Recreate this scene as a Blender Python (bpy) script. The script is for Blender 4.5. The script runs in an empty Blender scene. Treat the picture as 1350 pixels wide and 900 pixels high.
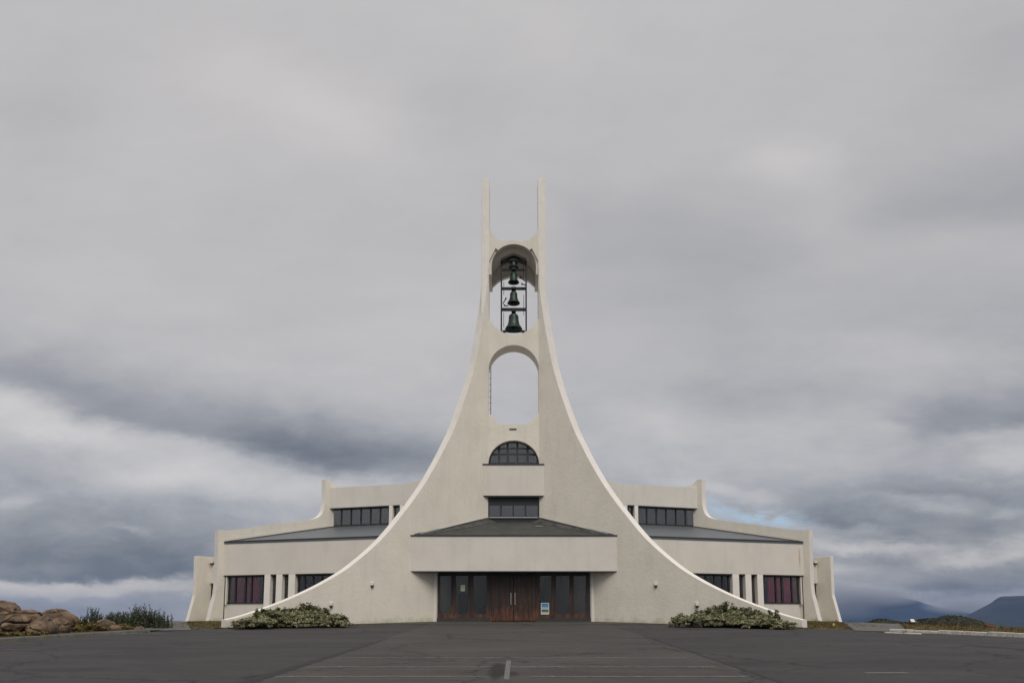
import bpy, bmesh, math, random
from math import sin, cos, tan, pi, radians, atan2, sqrt, hypot
from mathutils import Vector as V, noise
from mathutils.geometry import tessellate_polygon
random.seed(7)
S = bpy.context.scene
COL = S.collection
# ------------------------------------------------------------------ camera
PITCH, F, PU, PV, EYE = radians(7.0), 1000.0, 675.0, 699.2, 1.6
cd = bpy.data.cameras.new('camera'); cam = bpy.data.objects.new('camera', cd); COL.objects.link(cam)
cam.location = (0, 0, EYE); cam.rotation_euler = (pi/2 + PITCH, 0, 0)
cd.sensor_width = 36; cd.lens = F/1350*36; cd.shift_y = (PV-450)/1350
cd.clip_start = .1; cd.clip_end = 80000
S.camera = cam
S.view_settings.view_transform = 'Standard'; S.view_settings.look = 'None'
S.view_settings.exposure = 0.07; S.view_settings.gamma = 1
CAM = V((0, 0, EYE)); FW = V((0, cos(PITCH), sin(PITCH))); UP = V((0, -sin(PITCH), cos(PITCH)))
def ray(u, v): return FW + V((1, 0, 0))*((u-PU)/F) - UP*((v-PV)/F)
def onY(u, v, Y):
    d = ray(u, v); return CAM + d*(Y/d.y)
def onP(u, v, P, d):                       # on the vertical plane through P with horizontal direction d
    n = V((-d.y, d.x, 0)); r = ray(u, v); return CAM + r*((P-CAM).dot(n)/r.dot(n))
# ------------------------------------------------------------------ sun
SUN_EL, SUN_AZ = radians(48), radians(166)  # azimuth clockwise from +Y: to the right and behind the camera
sd = bpy.data.lights.new('sun', 'SUN'); sd.energy = 1.5; sd.angle = radians(32); sd.color = (1, .955, .88)
sun = bpy.data.objects.new('sun', sd); COL.objects.link(sun)
sdir = V((sin(SUN_AZ)*cos(SUN_EL), cos(SUN_AZ)*cos(SUN_EL), sin(SUN_EL)))
sun.rotation_euler = sdir.to_track_quat('Z', 'Y').to_euler(); sun.location = sdir*100
# ------------------------------------------------------------------ node helpers
def lin(c): return tuple((x/12.92 if x <= .04045 else ((x+.055)/1.055)**2.4) for x in c)
def rgb(r, g, b): return (*lin((r/255, g/255, b/255)), 1)
class NT:
    def __init__(s, nt): s.t = nt; s.n = nt.nodes; s.l = nt.links
    def new(s, typ, **kw):
        n = s.n.new(typ)
        for k, v in kw.items(): setattr(n, k, v)
        return n
    def put(s, sock, v):
        if v is None: return
        if hasattr(v, 'is_output') or isinstance(v, bpy.types.NodeSocket): s.l.new(v, sock)
        else: sock.default_value = v
    def math(s, op, a, b=None, c=None, clamp=False):
        n = s.new('ShaderNodeMath', operation=op); n.use_clamp = clamp
        s.put(n.inputs[0], a); s.put(n.inputs[1], b)
        if c is not None: s.put(n.inputs[2], c)
        return n.outputs[0]
    def noise(s, vec, scale, detail=4, rough=.5, dist=0.0, out=0):
        n = s.new('ShaderNodeTexNoise'); s.put(n.inputs['Vector'], vec)
        n.inputs['Scale'].default_value = scale; n.inputs['Detail'].default_value = detail
        n.inputs['Roughness'].default_value = rough; n.inputs['Distortion'].default_value = dist
        return n.outputs[out]
    def mapping(s, vec, loc=(0,0,0), rot=(0,0,0), sc=(1,1,1)):
        n = s.new('ShaderNodeMapping'); s.put(n.inputs[0], vec)
        n.inputs[1].default_value = loc; n.inputs[2].default_value = rot; n.inputs[3].default_value = sc
        return n.outputs[0]
    def ramp(s, fac, stops, interp='LINEAR'):
        n = s.new('ShaderNodeValToRGB'); n.color_ramp.interpolation = interp
        e = n.color_ramp.elements
        while len(e) < len(stops): e.new(.5)
        for i, (p, c) in enumerate(stops):
            e[i].position = p; e[i].color = c if len(c) == 4 else (*c, 1)
        s.put(n.inputs[0], fac); return n.outputs[0]
    def mr(s, v, a, b, c=0., d=1., smooth=False):
        n = s.new('ShaderNodeMapRange'); n.interpolation_type = 'SMOOTHSTEP' if smooth else 'LINEAR'
        s.put(n.inputs[0], v)
        for i, x in enumerate((a, b, c, d)): n.inputs[i+1].default_value = x
        return n.outputs[0]
    def mix(s, f, a, b, blend='MIX'):
        n = s.new('ShaderNodeMix', data_type='RGBA', blend_type=blend)
        s.put(n.inputs[0], f); s.put(n.inputs[6], a); s.put(n.inputs[7], b); return n.outputs[2]
# ------------------------------------------------------------------ world: overcast sky in layers
W = bpy.data.worlds.new('World'); S.world = W; W.use_nodes = True
w = NT(W.node_tree); w.n.clear()
tc = w.new('ShaderNodeTexCoord'); sep = w.new('ShaderNodeSeparateXYZ'); w.l.new(tc.outputs['Generated'], sep.inputs[0])
X, Y_, Z_ = sep.outputs
sky = w.new('ShaderNodeTexSky', sky_type='NISHITA'); sky.sun_disc = False
sky.sun_elevation = SUN_EL; sky.sun_rotation = SUN_AZ
yc = w.math('MAXIMUM', Y_, .03)
uv = w.new('ShaderNodeCombineXYZ'); w.l.new(w.math('DIVIDE', X, yc), uv.inputs[0]); w.l.new(w.math('DIVIDE', Z_, yc), uv.inputs[1])
zc = w.math('ADD', w.math('MAXIMUM', Z_, 0.), .10)
cp = w.new('ShaderNodeCombineXYZ'); w.l.new(w.math('DIVIDE', X, zc), cp.inputs[0]); w.l.new(w.math('DIVIDE', Y_, zc), cp.inputs[1])
wn = w.noise(w.mapping(uv.outputs[0], (0,0,0), (0,0,0), (1, 2.2, 1)), 4.5, 9, .66, out=1)
vs = w.new('ShaderNodeVectorMath', operation='SUBTRACT'); w.l.new(wn, vs.inputs[0]); vs.inputs[1].default_value = (.5, .5, .5)
va = w.new('ShaderNodeVectorMath', operation='MULTIPLY_ADD'); w.l.new(vs.outputs[0], va.inputs[0]); va.inputs[1].default_value = (.17, .075, 0); w.l.new(uv.outputs[0], va.inputs[2])
wuv = va.outputs[0]
def blob(u, v, ru, rv, rot, amp, inner=0.0):
    d = ray(u, v); c = (d.x/d.y, d.z/d.y)
    mp = w.new('ShaderNodeMapping'); mp.vector_type = 'TEXTURE'; w.l.new(wuv, mp.inputs[0])
    mp.inputs[1].default_value = (c[0], c[1], 0); mp.inputs[2].default_value = (0, 0, radians(-rot)); mp.inputs[3].default_value = (ru/1000, rv/1000, 1)
    ln = w.new('ShaderNodeVectorMath', operation='LENGTH'); w.l.new(mp.outputs[0], ln.inputs[0])
    return w.mr(ln.outputs['Value'], inner, 1.0, amp, 0.0, True)
def deck(u, v, ru, h, rot, amp, edge=.12):          # a cloud base: crisp ragged lower edge, soft upper side
    d = ray(u, v); c = (d.x/d.y, d.z/d.y)
    mp = w.new('ShaderNodeMapping'); mp.vector_type = 'TEXTURE'; w.l.new(wuv, mp.inputs[0])
    mp.inputs[1].default_value = (c[0], c[1], 0); mp.inputs[2].default_value = (0, 0, radians(-rot)); mp.inputs[3].default_value = (ru/1000, h/1000, 1)
    sp = w.new('ShaderNodeSeparateXYZ'); w.l.new(mp.outputs[0], sp.inputs[0])
    hx = w.mr(w.math('ABSOLUTE', sp.outputs[0]), .45, 1, 1, 0, True)
    g = w.math('MULTIPLY', w.mr(sp.outputs[1], -edge, edge, 0, 1, True), w.mr(sp.outputs[1], .1, 1, 1, 0, True))
    return w.math('MULTIPLY', w.math('MULTIPLY', g, hx), amp)
DECKS = [
 (235, 574, 430, 125, 12.0, -.155, .13), (470, 608, 210, 70, 8, -.10, .2), (60, 757, 330, 150, 1.5, -.20, .045), (200, 762, 160, 60, 2, -.10, .10), (-60, 640, 200, 90, 6, -.06, .2),
 (1190, 712, 190, 95, 7, -.13, .09), (1110, 690, 90, 50, 2, -.07, .12), (1285, 774, 150, 46, 0, -.13, .12), (1330, 566, 190, 95, -8, -.14, .15), (1130, 745, 90, 34, 0, -.07, .2),
 (1300, 290, 230, 130, -6, -.065, .3), (860, 380, 190, 170, 14, -.05, .5), (960, 330, 160, 130, 20, -.03, .5), (1230, 655, 160, 40, 6, -.08, .15), (660, 640, 400, 60, 4, -.03, .2),
]
# (u, v, half width, half height, tilt clockwise, amount)
BLOBS = [
 (90, 562, 330, 40, 12, .10, 0), (350, 640, 330, 40, 6, .09, .1), (40, 522, 130, 26, 10, .08, 0),
 (165, 702, 50, 10, 14, .10, 0), (95, 727, 60, 10, 10, .06, 0), (20, 660, 60, 16, 0, .08, 0), (80, 770, 300, 15, 2, .13, .3), (-20, 760, 160, 14, 3, .08, 0), (100, 800, 300, 14, 0, -.03, .2),
 (400, 140, 300, 110, 24, .055, 0), (560, 420, 200, 120, 0, .025, 0), (60, 150, 160, 160, 0, -.035, 0), (150, 380, 200, 60, 10, .025, 0), (620, 130, 120, 100, 0, -.02, 0),
 (1035, 210, 130, 60, 0, .055, 0), (1330, 60, 200, 110, 0, -.03, 0), (740, 60, 150, 70, 20, .02, 0),
 (1180, 450, 180, 60, 0, .035, 0), (870, 560, 130, 50, 10, .05, 0), (1030, 520, 220, 50, 6, -.035, 0),
 (960, 648, 140, 18, 8, .10, 0), (1340, 615, 120, 30, -8, .10, 0), (1100, 560, 130, 30, 0, .03, 0),
 (1150, 722, 130, 14, 4, .15, .1), (1270, 738, 110, 11, -2, .13, .1), (1345, 722, 60, 22, 0, .13, 0), (1070, 745, 70, 18, 0, .10, 0), (1225, 668, 60, 14, 10, .09, 0), (1310, 678, 50, 14, -10, .09, 0),
 (1135, 697, 60, 10, 4, .10, 0), (1180, 775, 130, 12, 0, .06, 0), (1060, 690, 60, 12, 6, .08, 0),
]
el = w.math('ARCSINE', Z_)
base = w.ramp(w.mr(el, -.02, .8), [(0, (.615,)*3), (.04, (.62,)*3), (.12, (.67,)*3), (.18, (.69,)*3), (.3, (.72,)*3), (.5, (.74,)*3), (.8, (.745,)*3), (1, (.745,)*3)])
L = base
for b in BLOBS: L = w.math('ADD', L, blob(*b))
for b in DECKS: L = w.math('ADD', L, deck(*b))
n1 = w.noise(w.mapping(cp.outputs[0], (3, 1, 0), (0, 0, .5), (.55, 1.0, 1)), .8, 6, .56, .5)
n2 = w.noise(w.mapping(uv.outputs[0], (0, 0, 0), (0, 0, .12), (1, 2.3, 1)), 8.5, 9, .63, .25)
L = w.math('ADD', L, w.math('MULTIPLY', w.math('SUBTRACT', n1, .5), .17))
lowk = w.mr(el, .0, .38, .40, .045)
L = w.math('ADD', L, w.math('MULTIPLY', w.math('SUBTRACT', n2, .5), lowk))
L = w.math('ADD', L, w.mr(X, -.5, .6, .012, -.035))
cc = w.ramp(L, [(.30, rgb(76, 79, 86)), (.42, rgb(106, 109, 115)), (.52, rgb(134, 135, 139)), (.62, rgb(158, 158, 161)), (.72, rgb(185, 183, 183)), (.82, rgb(206, 202, 200)), (.95, rgb(228, 222, 216))])
cc10 = w.mix(1.0, w.mix(1.0, cc, w.mr(el, .62, 1.5, 10, 24, True), 'MULTIPLY'), w.ramp(el, [(0, (1.10, 1.02, .93)), (.14, (1.0, 1.0, 1.0))]), 'MULTIPLY')
blue = w.math('MULTIPLY', w.math('ADD', blob(985, 676, 120, 26, 6, 1.7), blob(1010, 690, 60, 14, 8, .5)), w.mr(n2, .38, .55), clamp=True)
bsky = w.mix(.6, sky.outputs[0], rgb(178, 198, 214)); bs2 = w.mix(1.0, rgb(172, 194, 212), (10, 10, 10, 1), 'MULTIPLY')
thin = w.mix(.08, cc10, sky.outputs[0])
fin_c = w.mix(blue, thin, w.mix(.9, sky.outputs[0], bs2))
bg = w.new('ShaderNodeBackground'); bg.inputs[1].default_value = .1; w.l.new(fin_c, bg.inputs[0])
wo = w.new('ShaderNodeOutputWorld'); w.l.new(bg.outputs[0], wo.inputs[0])
# ------------------------------------------------------------------ materials
MATS = {}
def mat(name, col, rough=.8, metal=0., bump=0., bscale=20., var=.0, vscale=1., col2=None, streak=0., spec=.5, islands=0., fine=0., grime=0.):
    m = bpy.data.materials.new(name); m.use_nodes = True; t = NT(m.node_tree)
    b = t.n['Principled BSDF']; b.inputs['Roughness'].default_value = rough; b.inputs['Metallic'].default_value = metal
    b.inputs['Specular IOR Level'].default_value = spec
    pos = t.new('ShaderNodeNewGeometry').outputs['Position']
    c = (*col, 1)
    if col2 is not None:
        f = t.noise(pos, vscale, 6, .6)
        c = t.mix(t.mr(f, .35, .65), (*col, 1), (*col2, 1))
    if var:
        f = t.mr(t.noise(pos, vscale*1.7, 5, .6), .3, .7, 1-var, 1+var)
        c = t.mix(1., c, f, 'MULTIPLY')
    if streak:
        sn = t.noise(t.mapping(pos, (0,0,0), (0,0,0), (2.2, 2.2, .30)), 1.0, 6, .7)
        c = t.mix(1., c, t.mr(sn, .5, .75, 1, 1-streak), 'MULTIPLY')
    if grime:                                      # splashed dirt and algae along the foot of the walls
        sp = t.new('ShaderNodeSeparateXYZ'); t.l.new(pos, sp.inputs[0])
        hgt = t.math('SUBTRACT', sp.outputs[2], t.math('MINIMUM', t.math('MULTIPLY', sp.outputs[1], .0462), 1.69))
        gz = t.math('ADD', hgt, t.math('MULTIPLY', t.math('SUBTRACT', t.noise(pos, 2.5, 6, .7), .5), 1.1))
        c = t.mix(t.mr(gz, .30, -.1, 0, 1, True), c, t.mix(1., c, (.74, .75, .66, 1), 'MULTIPLY'))
        c = t.mix(t.math('MULTIPLY', t.mr(t.noise(pos, 1.1, 8, .75, .6), .58, .72), grime), c, (.32, .30, .24, 1))
    if fine:
        c = t.mix(1., c, t.mr(t.noise(pos, 14, 3, .7), .3, .7, 1-fine, 1+fine), 'MULTIPLY')
    if islands:
        r = t.new('ShaderNodeNewGeometry').outputs['Random Per Island']
        c = t.mix(1., c, t.mr(r, 0, 1, 1-islands, 1+islands), 'MULTIPLY')
    t.put(b.inputs['Base Color'], c)
    if bump:
        bn = t.new('ShaderNodeBump'); bn.inputs['Strength'].default_value = bump; bn.inputs['Distance'].default_value = .03
        t.put(bn.inputs['Height'], t.noise(pos, bscale, 6, .65)); t.l.new(bn.outputs[0], b.inputs['Normal'])
    MATS[name] = m; return m
mat('rough_plaster', (.755, .705, .605), .9, bump=.5, bscale=6, var=.055, vscale=.45, streak=.10, fine=.03, grime=.16)
mat('wall_edge_pale', (.825, .775, .71), .85, bump=.25, bscale=9, var=.05, vscale=1.2, streak=.06)  # paler and less yellow than rough_plaster; on wall edges, posts and pillars
mat('smooth_render', (.690, .645, .578), .85, bump=.12, bscale=9, var=.05, vscale=.45, streak=.10, fine=.02, grime=.10)
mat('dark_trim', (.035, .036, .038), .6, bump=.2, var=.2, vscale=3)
mat('window_frame', (.022, .023, .026), .5, var=.15, vscale=5)
mat('roof_felt', (.045, .05, .046), .9, bump=.4, bscale=6, col2=(.07, .07, .062), vscale=1.4, streak=0)
mat('roof_metal', (.13, .145, .16), .42, metal=.35, bump=.1, bscale=2, var=.08, vscale=1.2)
mat('flashing_metal', (.42, .42, .42), .5, metal=.4, var=.15, vscale=4)
mat('tar', (.03, .033, .034), .7, bump=.5, bscale=8, col2=(.09, .085, .075), vscale=3)
mat('seam_tar', (.011, .011, .012), .8, var=.3, vscale=4, fine=.3)
mat('steel', (.5, .48, .46), .35, metal=.9)
mat('iron_frame', (.014, .014, .016), .6, metal=.3, var=.2, vscale=6)
mat('bell_bronze', (.028, .066, .048), .42, metal=.25, var=.3, vscale=5, col2=(.014, .02, .018), bump=.1)
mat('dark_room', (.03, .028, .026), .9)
mat('interior_wall', (.16, .13, .10), .9)
mat('interior_pale', (.38, .38, .37), .8, var=.15, vscale=1.5)
mat('curtain_red', (.74, .075, .15), .9, var=.2, vscale=3)
mat('curtain_brown', (.34, .22, .18), .9, var=.2, vscale=3)
mat('curtain_grey', (.20, .19, .185), .9, var=.15, vscale=3)
mat('lamp_white', (.72, .68, .6), .5)
mat('concrete', (.17, .16, .13), .9, bump=.5, bscale=14, var=.25, vscale=2, fine=.15)
mat('pale_concrete', (.50, .47, .42), .9, bump=.6, bscale=12, var=.28, vscale=3, fine=.15)
mat('gravel', (.115, .11, .10), .95, bump=.8, bscale=22, var=.15, vscale=.8, fine=.25)
mat('soil', (.05, .043, .034), .95, bump=.8, bscale=12, var=.3, vscale=2, fine=.25)
mat('paper', (.58, .62, .46), .7)
mat('brick_red', (.22, .09, .07), .9, var=.2, vscale=1)
mat('house_white', (.5, .5, .48), .9)
mat('hydrant_yellow', (.5, .38, .08), .6)
mat('sea', (.10, .125, .15), .25, bump=0)
mat('twig', (.055, .045, .03), .9)
def wood_mat():
    m = mat('stained_wood', (.1, .04, .02), .5); t = NT(m.node_tree); b = t.n['Principled BSDF']
    pos = t.new('ShaderNodeNewGeometry').outputs['Position']
    g = t.noise(t.mapping(pos, (0,0,0), (0,0,0), (5, 5, .8)), 1.3, 6, .62, .8)
    c = t.ramp(g, [(.30, (.016, .010, .009)), (.5, (.030, .016, .012)), (.64, (.06, .026, .016)), (.74, (.10, .04, .022))])
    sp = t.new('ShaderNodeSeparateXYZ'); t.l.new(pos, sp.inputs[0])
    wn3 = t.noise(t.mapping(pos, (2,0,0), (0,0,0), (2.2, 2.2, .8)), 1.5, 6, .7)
    low_mask = t.mr(t.math('SUBTRACT', wn3, t.math('MULTIPLY', t.math('SUBTRACT', sp.outputs[2], 1.7), .22)), .30, .52, 0, 1, True)  # noise-shaped redder, paler patches, fewer towards the top of the wood
    c = t.mix(low_mask, c, t.ramp(g, [(.3, (.05, .02, .012)), (.55, (.13, .045, .02)), (.75, (.26, .10, .04))]))
    t.put(b.inputs['Base Color'], c)
    bn = t.new('ShaderNodeBump'); bn.inputs['Strength'].default_value = .2; t.put(bn.inputs['Height'], g); t.l.new(bn.outputs[0], b.inputs['Normal'])
wood_mat()
def glass_mat(name, tint, refl=.9, add=.04):
    m = bpy.data.materials.new(name); m.use_nodes = True; t = NT(m.node_tree); t.n.clear()
    tr = t.new('ShaderNodeBsdfTransparent'); tr.inputs[0].default_value = (*tint, 1)
    gl = t.new('ShaderNodeBsdfGlossy'); gl.inputs['Roughness'].default_value = .03; gl.inputs[0].default_value = (refl,)*3+(1,)
    pos = t.new('ShaderNodeNewGeometry').outputs['Position']
    bn = t.new('ShaderNodeBump'); bn.inputs['Strength'].default_value = .05; t.put(bn.inputs['Height'], t.noise(pos, 1.2, 2)); t.l.new(bn.outputs[0], gl.inputs['Normal'])
    fr = t.new('ShaderNodeFresnel'); fr.inputs[0].default_value = 1.55
    f = t.math('ADD', t.math('MULTIPLY', fr.outputs[0], 1.0), add)
    mx = t.new('ShaderNodeMixShader'); t.put(mx.inputs[0], f); t.l.new(tr.outputs[0], mx.inputs[1]); t.l.new(gl.outputs[0], mx.inputs[2])
    o = t.new('ShaderNodeOutputMaterial'); t.l.new(mx.outputs[0], o.inputs[0]); MATS[name] = m
glass_mat('window_glass', (.85, .85, .85), add=.0); glass_mat('mirror_glass', (.6, .6, .6), add=.10); glass_mat('entrance_glass', (.7, .71, .69), add=.005)
def leaf_mat(name, stops, rough=.7, trans=.15):
    m = bpy.data.materials.new(name); m.use_nodes = True; t = NT(m.node_tree); b = t.n['Principled BSDF']
    g = t.new('ShaderNodeNewGeometry')
    c = t.ramp(g.outputs['Random Per Island'], stops)
    pn = t.mr(t.noise(g.outputs['Position'], 2.2, 3), .3, .7, .7, 1.3)
    t.put(b.inputs['Base Color'], t.mix(1., c, pn, 'MULTIPLY')); b.inputs['Roughness'].default_value = rough
    b.inputs['Specular IOR Level'].default_value = .2
    MATS[name] = m
leaf_mat('silver_leaf', [(0, (.06, .060, .030)), (.45, (.165, .16, .082)), (1, (.33, .32, .18))])
leaf_mat('olive_leaf', [(0, (.035, .045, .02)), (.5, (.075, .085, .03)), (.85, (.13, .14, .04)), (1, (.15, .08, .05))])
leaf_mat('willow_leaf', [(0, (.018, .028, .016)), (.6, (.045, .065, .034)), (1, (.11, .14, .06))])
leaf_mat('yellow_leaf', [(0, (.04, .042, .018)), (.45, (.13, .10, .03)), (1, (.27, .19, .05))])
leaf_mat('grass_blade', [(0, (.05, .055, .02)), (.5, (.12, .095, .03)), (1, (.22, .13, .05))])
leaf_mat('heath_leaf', [(0, (.018, .022, .014)), (.6, (.035, .04, .022)), (1, (.07, .065, .035))])
def ground_mat():
    m = mat('ground_turf', (.07, .07, .03), .95); t = NT(m.node_tree); b = t.n['Principled BSDF']
    pos = t.new('ShaderNodeNewGeometry').outputs['Position']
    f = t.noise(pos, .35, 7, .65); g = t.noise(pos, 6, 5, .7)
    c = t.ramp(f, [(.35, (.042, .045, .02)), (.5, (.075, .062, .026)), (.62, (.12, .085, .035))])
    c = t.mix(1., c, t.mr(g, .3, .7, .6, 1.4), 'MULTIPLY'); t.put(b.inputs['Base Color'], c)
    bn = t.new('ShaderNodeBump'); bn.inputs['Strength'].default_value = .8; bn.inputs['Distance'].default_value = .1; t.put(bn.inputs['Height'], g); t.l.new(bn.outputs[0], b.inputs['Normal'])
ground_mat()
def asphalt_mat(name, col, tintvar=.12, stain=False, paver=False):
    m = mat(name, col, .85); t = NT(m.node_tree); b = t.n['Principled BSDF']
    pos = t.new('ShaderNodeNewGeometry').outputs['Position']
    big = t.noise(t.mapping(pos, (4, 2, 0), (0,0,0), (.5, 1.2, 1)), .55, 6, .62, .6)
    fine = t.noise(pos, 45, 4, .8); mid = t.noise(pos, 3.5, 6, .7)
    c = t.mix(1., (*col, 1), t.mr(big, .3, .7, 1-tintvar, 1+tintvar), 'MULTIPLY')
    c = t.mix(1., c, t.mr(mid, .3, .7, .88, 1.12), 'MULTIPLY')
    c = t.mix(1., c, t.mr(fine, .3, .7, .74, 1.3), 'MULTIPLY')
    c = t.mix(1., c, t.mr(t.noise(pos, 13, 3, .8), .3, .7, .86, 1.15), 'MULTIPLY')
    c = t.mix(1., c, t.mr(t.noise(t.mapping(pos, (0, 0, 0), (0, 0, .05), (.25, 3.0, 1)), 1.0, 6, .7), .35, .65, .90, 1.09), 'MULTIPLY')
    mp = t.new('ShaderNodeTexVoronoi', feature='DISTANCE_TO_EDGE'); 
    wv = t.new('ShaderNodeVectorMath', operation='MULTIPLY_ADD'); t.l.new(t.noise(pos, 1.2, 5, .7, out=1), wv.inputs[0]); wv.inputs[1].default_value = (1.6, 1.6, 0); t.l.new(pos, wv.inputs[2])
    t.l.new(wv.outputs[0], mp.inputs['Vector']); mp.inputs['Scale'].default_value = .17
    crack = t.mr(mp.outputs[0], .003, .010, .45, 1.0)
    c = t.mix(1., c, crack, 'MULTIPLY')
    if stain:
        for (u, v, ru, rv, k) in stain:
            p = gnd(u, v)
            q = t.new('ShaderNodeMapping'); q.vector_type = 'TEXTURE'
            wv2 = t.new('ShaderNodeVectorMath', operation='MULTIPLY_ADD'); t.l.new(t.noise(pos, 3, 4, .6, out=1), wv2.inputs[0]); wv2.inputs[1].default_value = (.35, .9, 0); t.l.new(pos, wv2.inputs[2])
            t.l.new(wv2.outputs[0], q.inputs[0]); q.inputs[1].default_value = (p.x+.17, p.y+.45, 0); q.inputs[3].default_value = (ru, rv, 1e4)
            ln = t.new('ShaderNodeVectorMath', operation='LENGTH'); t.l.new(q.outputs[0], ln.inputs[0])
            c = t.mix(1., c, t.mr(ln.outputs['Value'], .55, 1.0, k, 1.0, True), 'MULTIPLY')
    if paver:
        br = t.new('ShaderNodeTexBrick'); t.l.new(pos, br.inputs['Vector']); br.inputs['Scale'].default_value = 1.0
        br.inputs['Brick Width'].default_value = .2; br.inputs['Row Height'].default_value = .1; br.inputs['Mortar Size'].default_value = .008
        br.inputs['Color1'].default_value = (1.1, 1.08, 1.0, 1); br.inputs['Color2'].default_value = (.8, .8, .76, 1); br.inputs['Mortar'].default_value = (.35, .35, .33, 1)
        c = t.mix(1., c, br.outputs[0], 'MULTIPLY')
    t.put(b.inputs['Base Color'], c); b.inputs['Specular IOR Level'].default_value = .3
    bn = t.new('ShaderNodeBump'); bn.inputs['Strength'].default_value = .5; bn.inputs['Distance'].default_value = .01; t.put(bn.inputs['Height'], fine); t.l.new(bn.outputs[0], b.inputs['Normal'])
def worn_paint():
    m = bpy.data.materials.new('worn_paint'); m.use_nodes = True; t = NT(m.node_tree); b = t.n['Principled BSDF']
    pos = t.new('ShaderNodeNewGeometry').outputs['Position']
    c = t.mix(1., (.22, .21, .20, 1), t.mr(t.noise(pos, 20, 4, .7), .3, .7, .8, 1.2), 'MULTIPLY'); t.put(b.inputs['Base Color'], c); b.inputs['Roughness'].default_value = .8
    a = t.math('MULTIPLY', t.mr(t.noise(pos, 9, 6, .75), .38, .62), t.mr(t.noise(t.mapping(pos, (7,0,0)), .9, 4, .6), .3, .6, .3, .78)); t.put(b.inputs['Alpha'], a)
    MATS['worn_paint'] = m
    m2 = m.copy(); m2.name = 'solid_marking'; MATS['solid_marking'] = m2
    for n in m2.node_tree.nodes:
        if n.type == 'BSDF_PRINCIPLED':
            for l in list(n.inputs['Alpha'].links): m2.node_tree.links.remove(l)
            n.inputs['Alpha'].default_value = .6
worn_paint()
def rock_mat():
    m = mat('lichen_rock', (.2, .14, .1), .95); t = NT(m.node_tree); b = t.n['Principled BSDF']
    tcn = t.new('ShaderNodeNewGeometry').outputs['Position']
    f = t.noise(tcn, 1.6, 8, .7, .8); g = t.noise(t.mapping(tcn, (5,5,5)), 4, 6, .75)
    c = t.ramp(f, [(.28, (.04, .028, .02)), (.42, (.14, .095, .062)), (.54, (.30, .20, .125)), (.66, (.40, .28, .18)), (.78, (.14, .10, .08))])
    c = t.mix(t.mr(g, .55, .68), c, (.10, .10, .075, 1)); c = t.mix(t.mr(g, .42, .30), c, (.045, .035, .03, 1))
    t.put(b.inputs['Base Color'], c)
    bn = t.new('ShaderNodeBump'); bn.inputs['Strength'].default_value = .9; bn.inputs['Distance'].default_value = .22; t.put(bn.inputs['Height'], t.noise(tcn, 6, 8, .8)); t.l.new(bn.outputs[0], b.inputs['Normal'])
rock_mat()
def mountain_mat():
    m = mat('mountain_slope', (.06, .055, .045), .95); t = NT(m.node_tree); b = t.n['Principled BSDF']
    pos = t.new('ShaderNodeNewGeometry').outputs['Position']
    f = t.noise(t.mapping(pos, (0,0,0), (0,0,0), (1, 1, 4)), .002, 8, .65)
    t.put(b.inputs['Base Color'], t.ramp(f, [(.35, (.012, .013, .012)), (.55, (.024, .024, .021)), (.7, (.045, .043, .038))]))
mountain_mat()
def sea_mat():
    t = NT(MATS['sea'].node_tree); b = t.n['Principled BSDF']; pos = t.new('ShaderNodeNewGeometry').outputs['Position']
    bn = t.new('ShaderNodeBump'); bn.inputs['Strength'].default_value = .6; bn.inputs['Distance'].default_value = 1.; t.put(bn.inputs['Height'], t.noise(pos, .25, 6, .6)); t.l.new(bn.outputs[0], b.inputs['Normal'])
sea_mat()
# ------------------------------------------------------------------ object helpers
def tag(o, label=None, cat=None, group=None, kind=None):
    for k, v in (('label', label), ('category', cat), ('group', group), ('kind', kind)):
        if v: o[k] = v
    return o
def empty(name, loc=(0,0,0), **kw):
    o = bpy.data.objects.new(name, None); COL.objects.link(o); o.location = loc; o.empty_display_size = .2
    bpy.context.view_layer.update() if False else None
    return tag(o, **kw)
def link(name, bm_or_me, mats, parent=None, bevel=0, smooth=False):
    if isinstance(bm_or_me, bmesh.types.BMesh):
        me = bpy.data.meshes.new(name); bmesh.ops.recalc_face_normals(bm_or_me, faces=bm_or_me.faces) if len(bm_or_me.faces) < 40000 else None
        bm_or_me.to_mesh(me); bm_or_me.free()
    else: me = bm_or_me
    for m in ([mats] if isinstance(mats, str) else mats): me.materials.append(MATS[m])
    if smooth:
        for p in me.polygons: p.use_smooth = True
    o = bpy.data.objects.new(name, me); COL.objects.link(o)
    if parent is not None:
        o.parent = parent
        base = V((0, 0, 0)); q = parent
        while q: base += q.location; q = q.parent
        if base.length: me.transform(__import__('mathutils').Matrix.Translation(-base))
    if bevel:
        md = o.modifiers.new('bevel', 'BEVEL'); md.width = bevel; md.segments = 2; md.limit_method = 'ANGLE'; md.angle_limit = radians(25)
    return o
def add_prism(bm, pts, off, side_mat=0, cap_mat=0, holes=()):
    loops = [[V(p) for p in pts]] + [[V(p) for p in h] for h in holes]
    tris = tessellate_polygon(loops)
    flat = [p for l in loops for p in l]; off = V(off)
    a = [bm.verts.new(p) for p in flat]; b = [bm.verts.new(p+off) for p in flat]
    for t in tris:
        for vs, rev in ((a, 0), (b, 1)):
            try:
                f = bm.faces.new([vs[i] for i in (t if not rev else t[::-1])]); f.material_index = cap_mat
            except ValueError: pass
    k = 0
    for l in loops:
        n = len(l)
        for i in range(n):
            j = (i+1) % n
            f = bm.faces.new((a[k+i], a[k+j], b[k+j], b[k+i])); f.material_index = side_mat
        k += n
def prism(name, pts, off, mats, parent=None, holes=(), edge=False, bevel=0):
    bm = bmesh.new(); add_prism(bm, pts, off, 1 if edge else 0, 0, holes); return link(name, bm, mats, parent, bevel)
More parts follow.
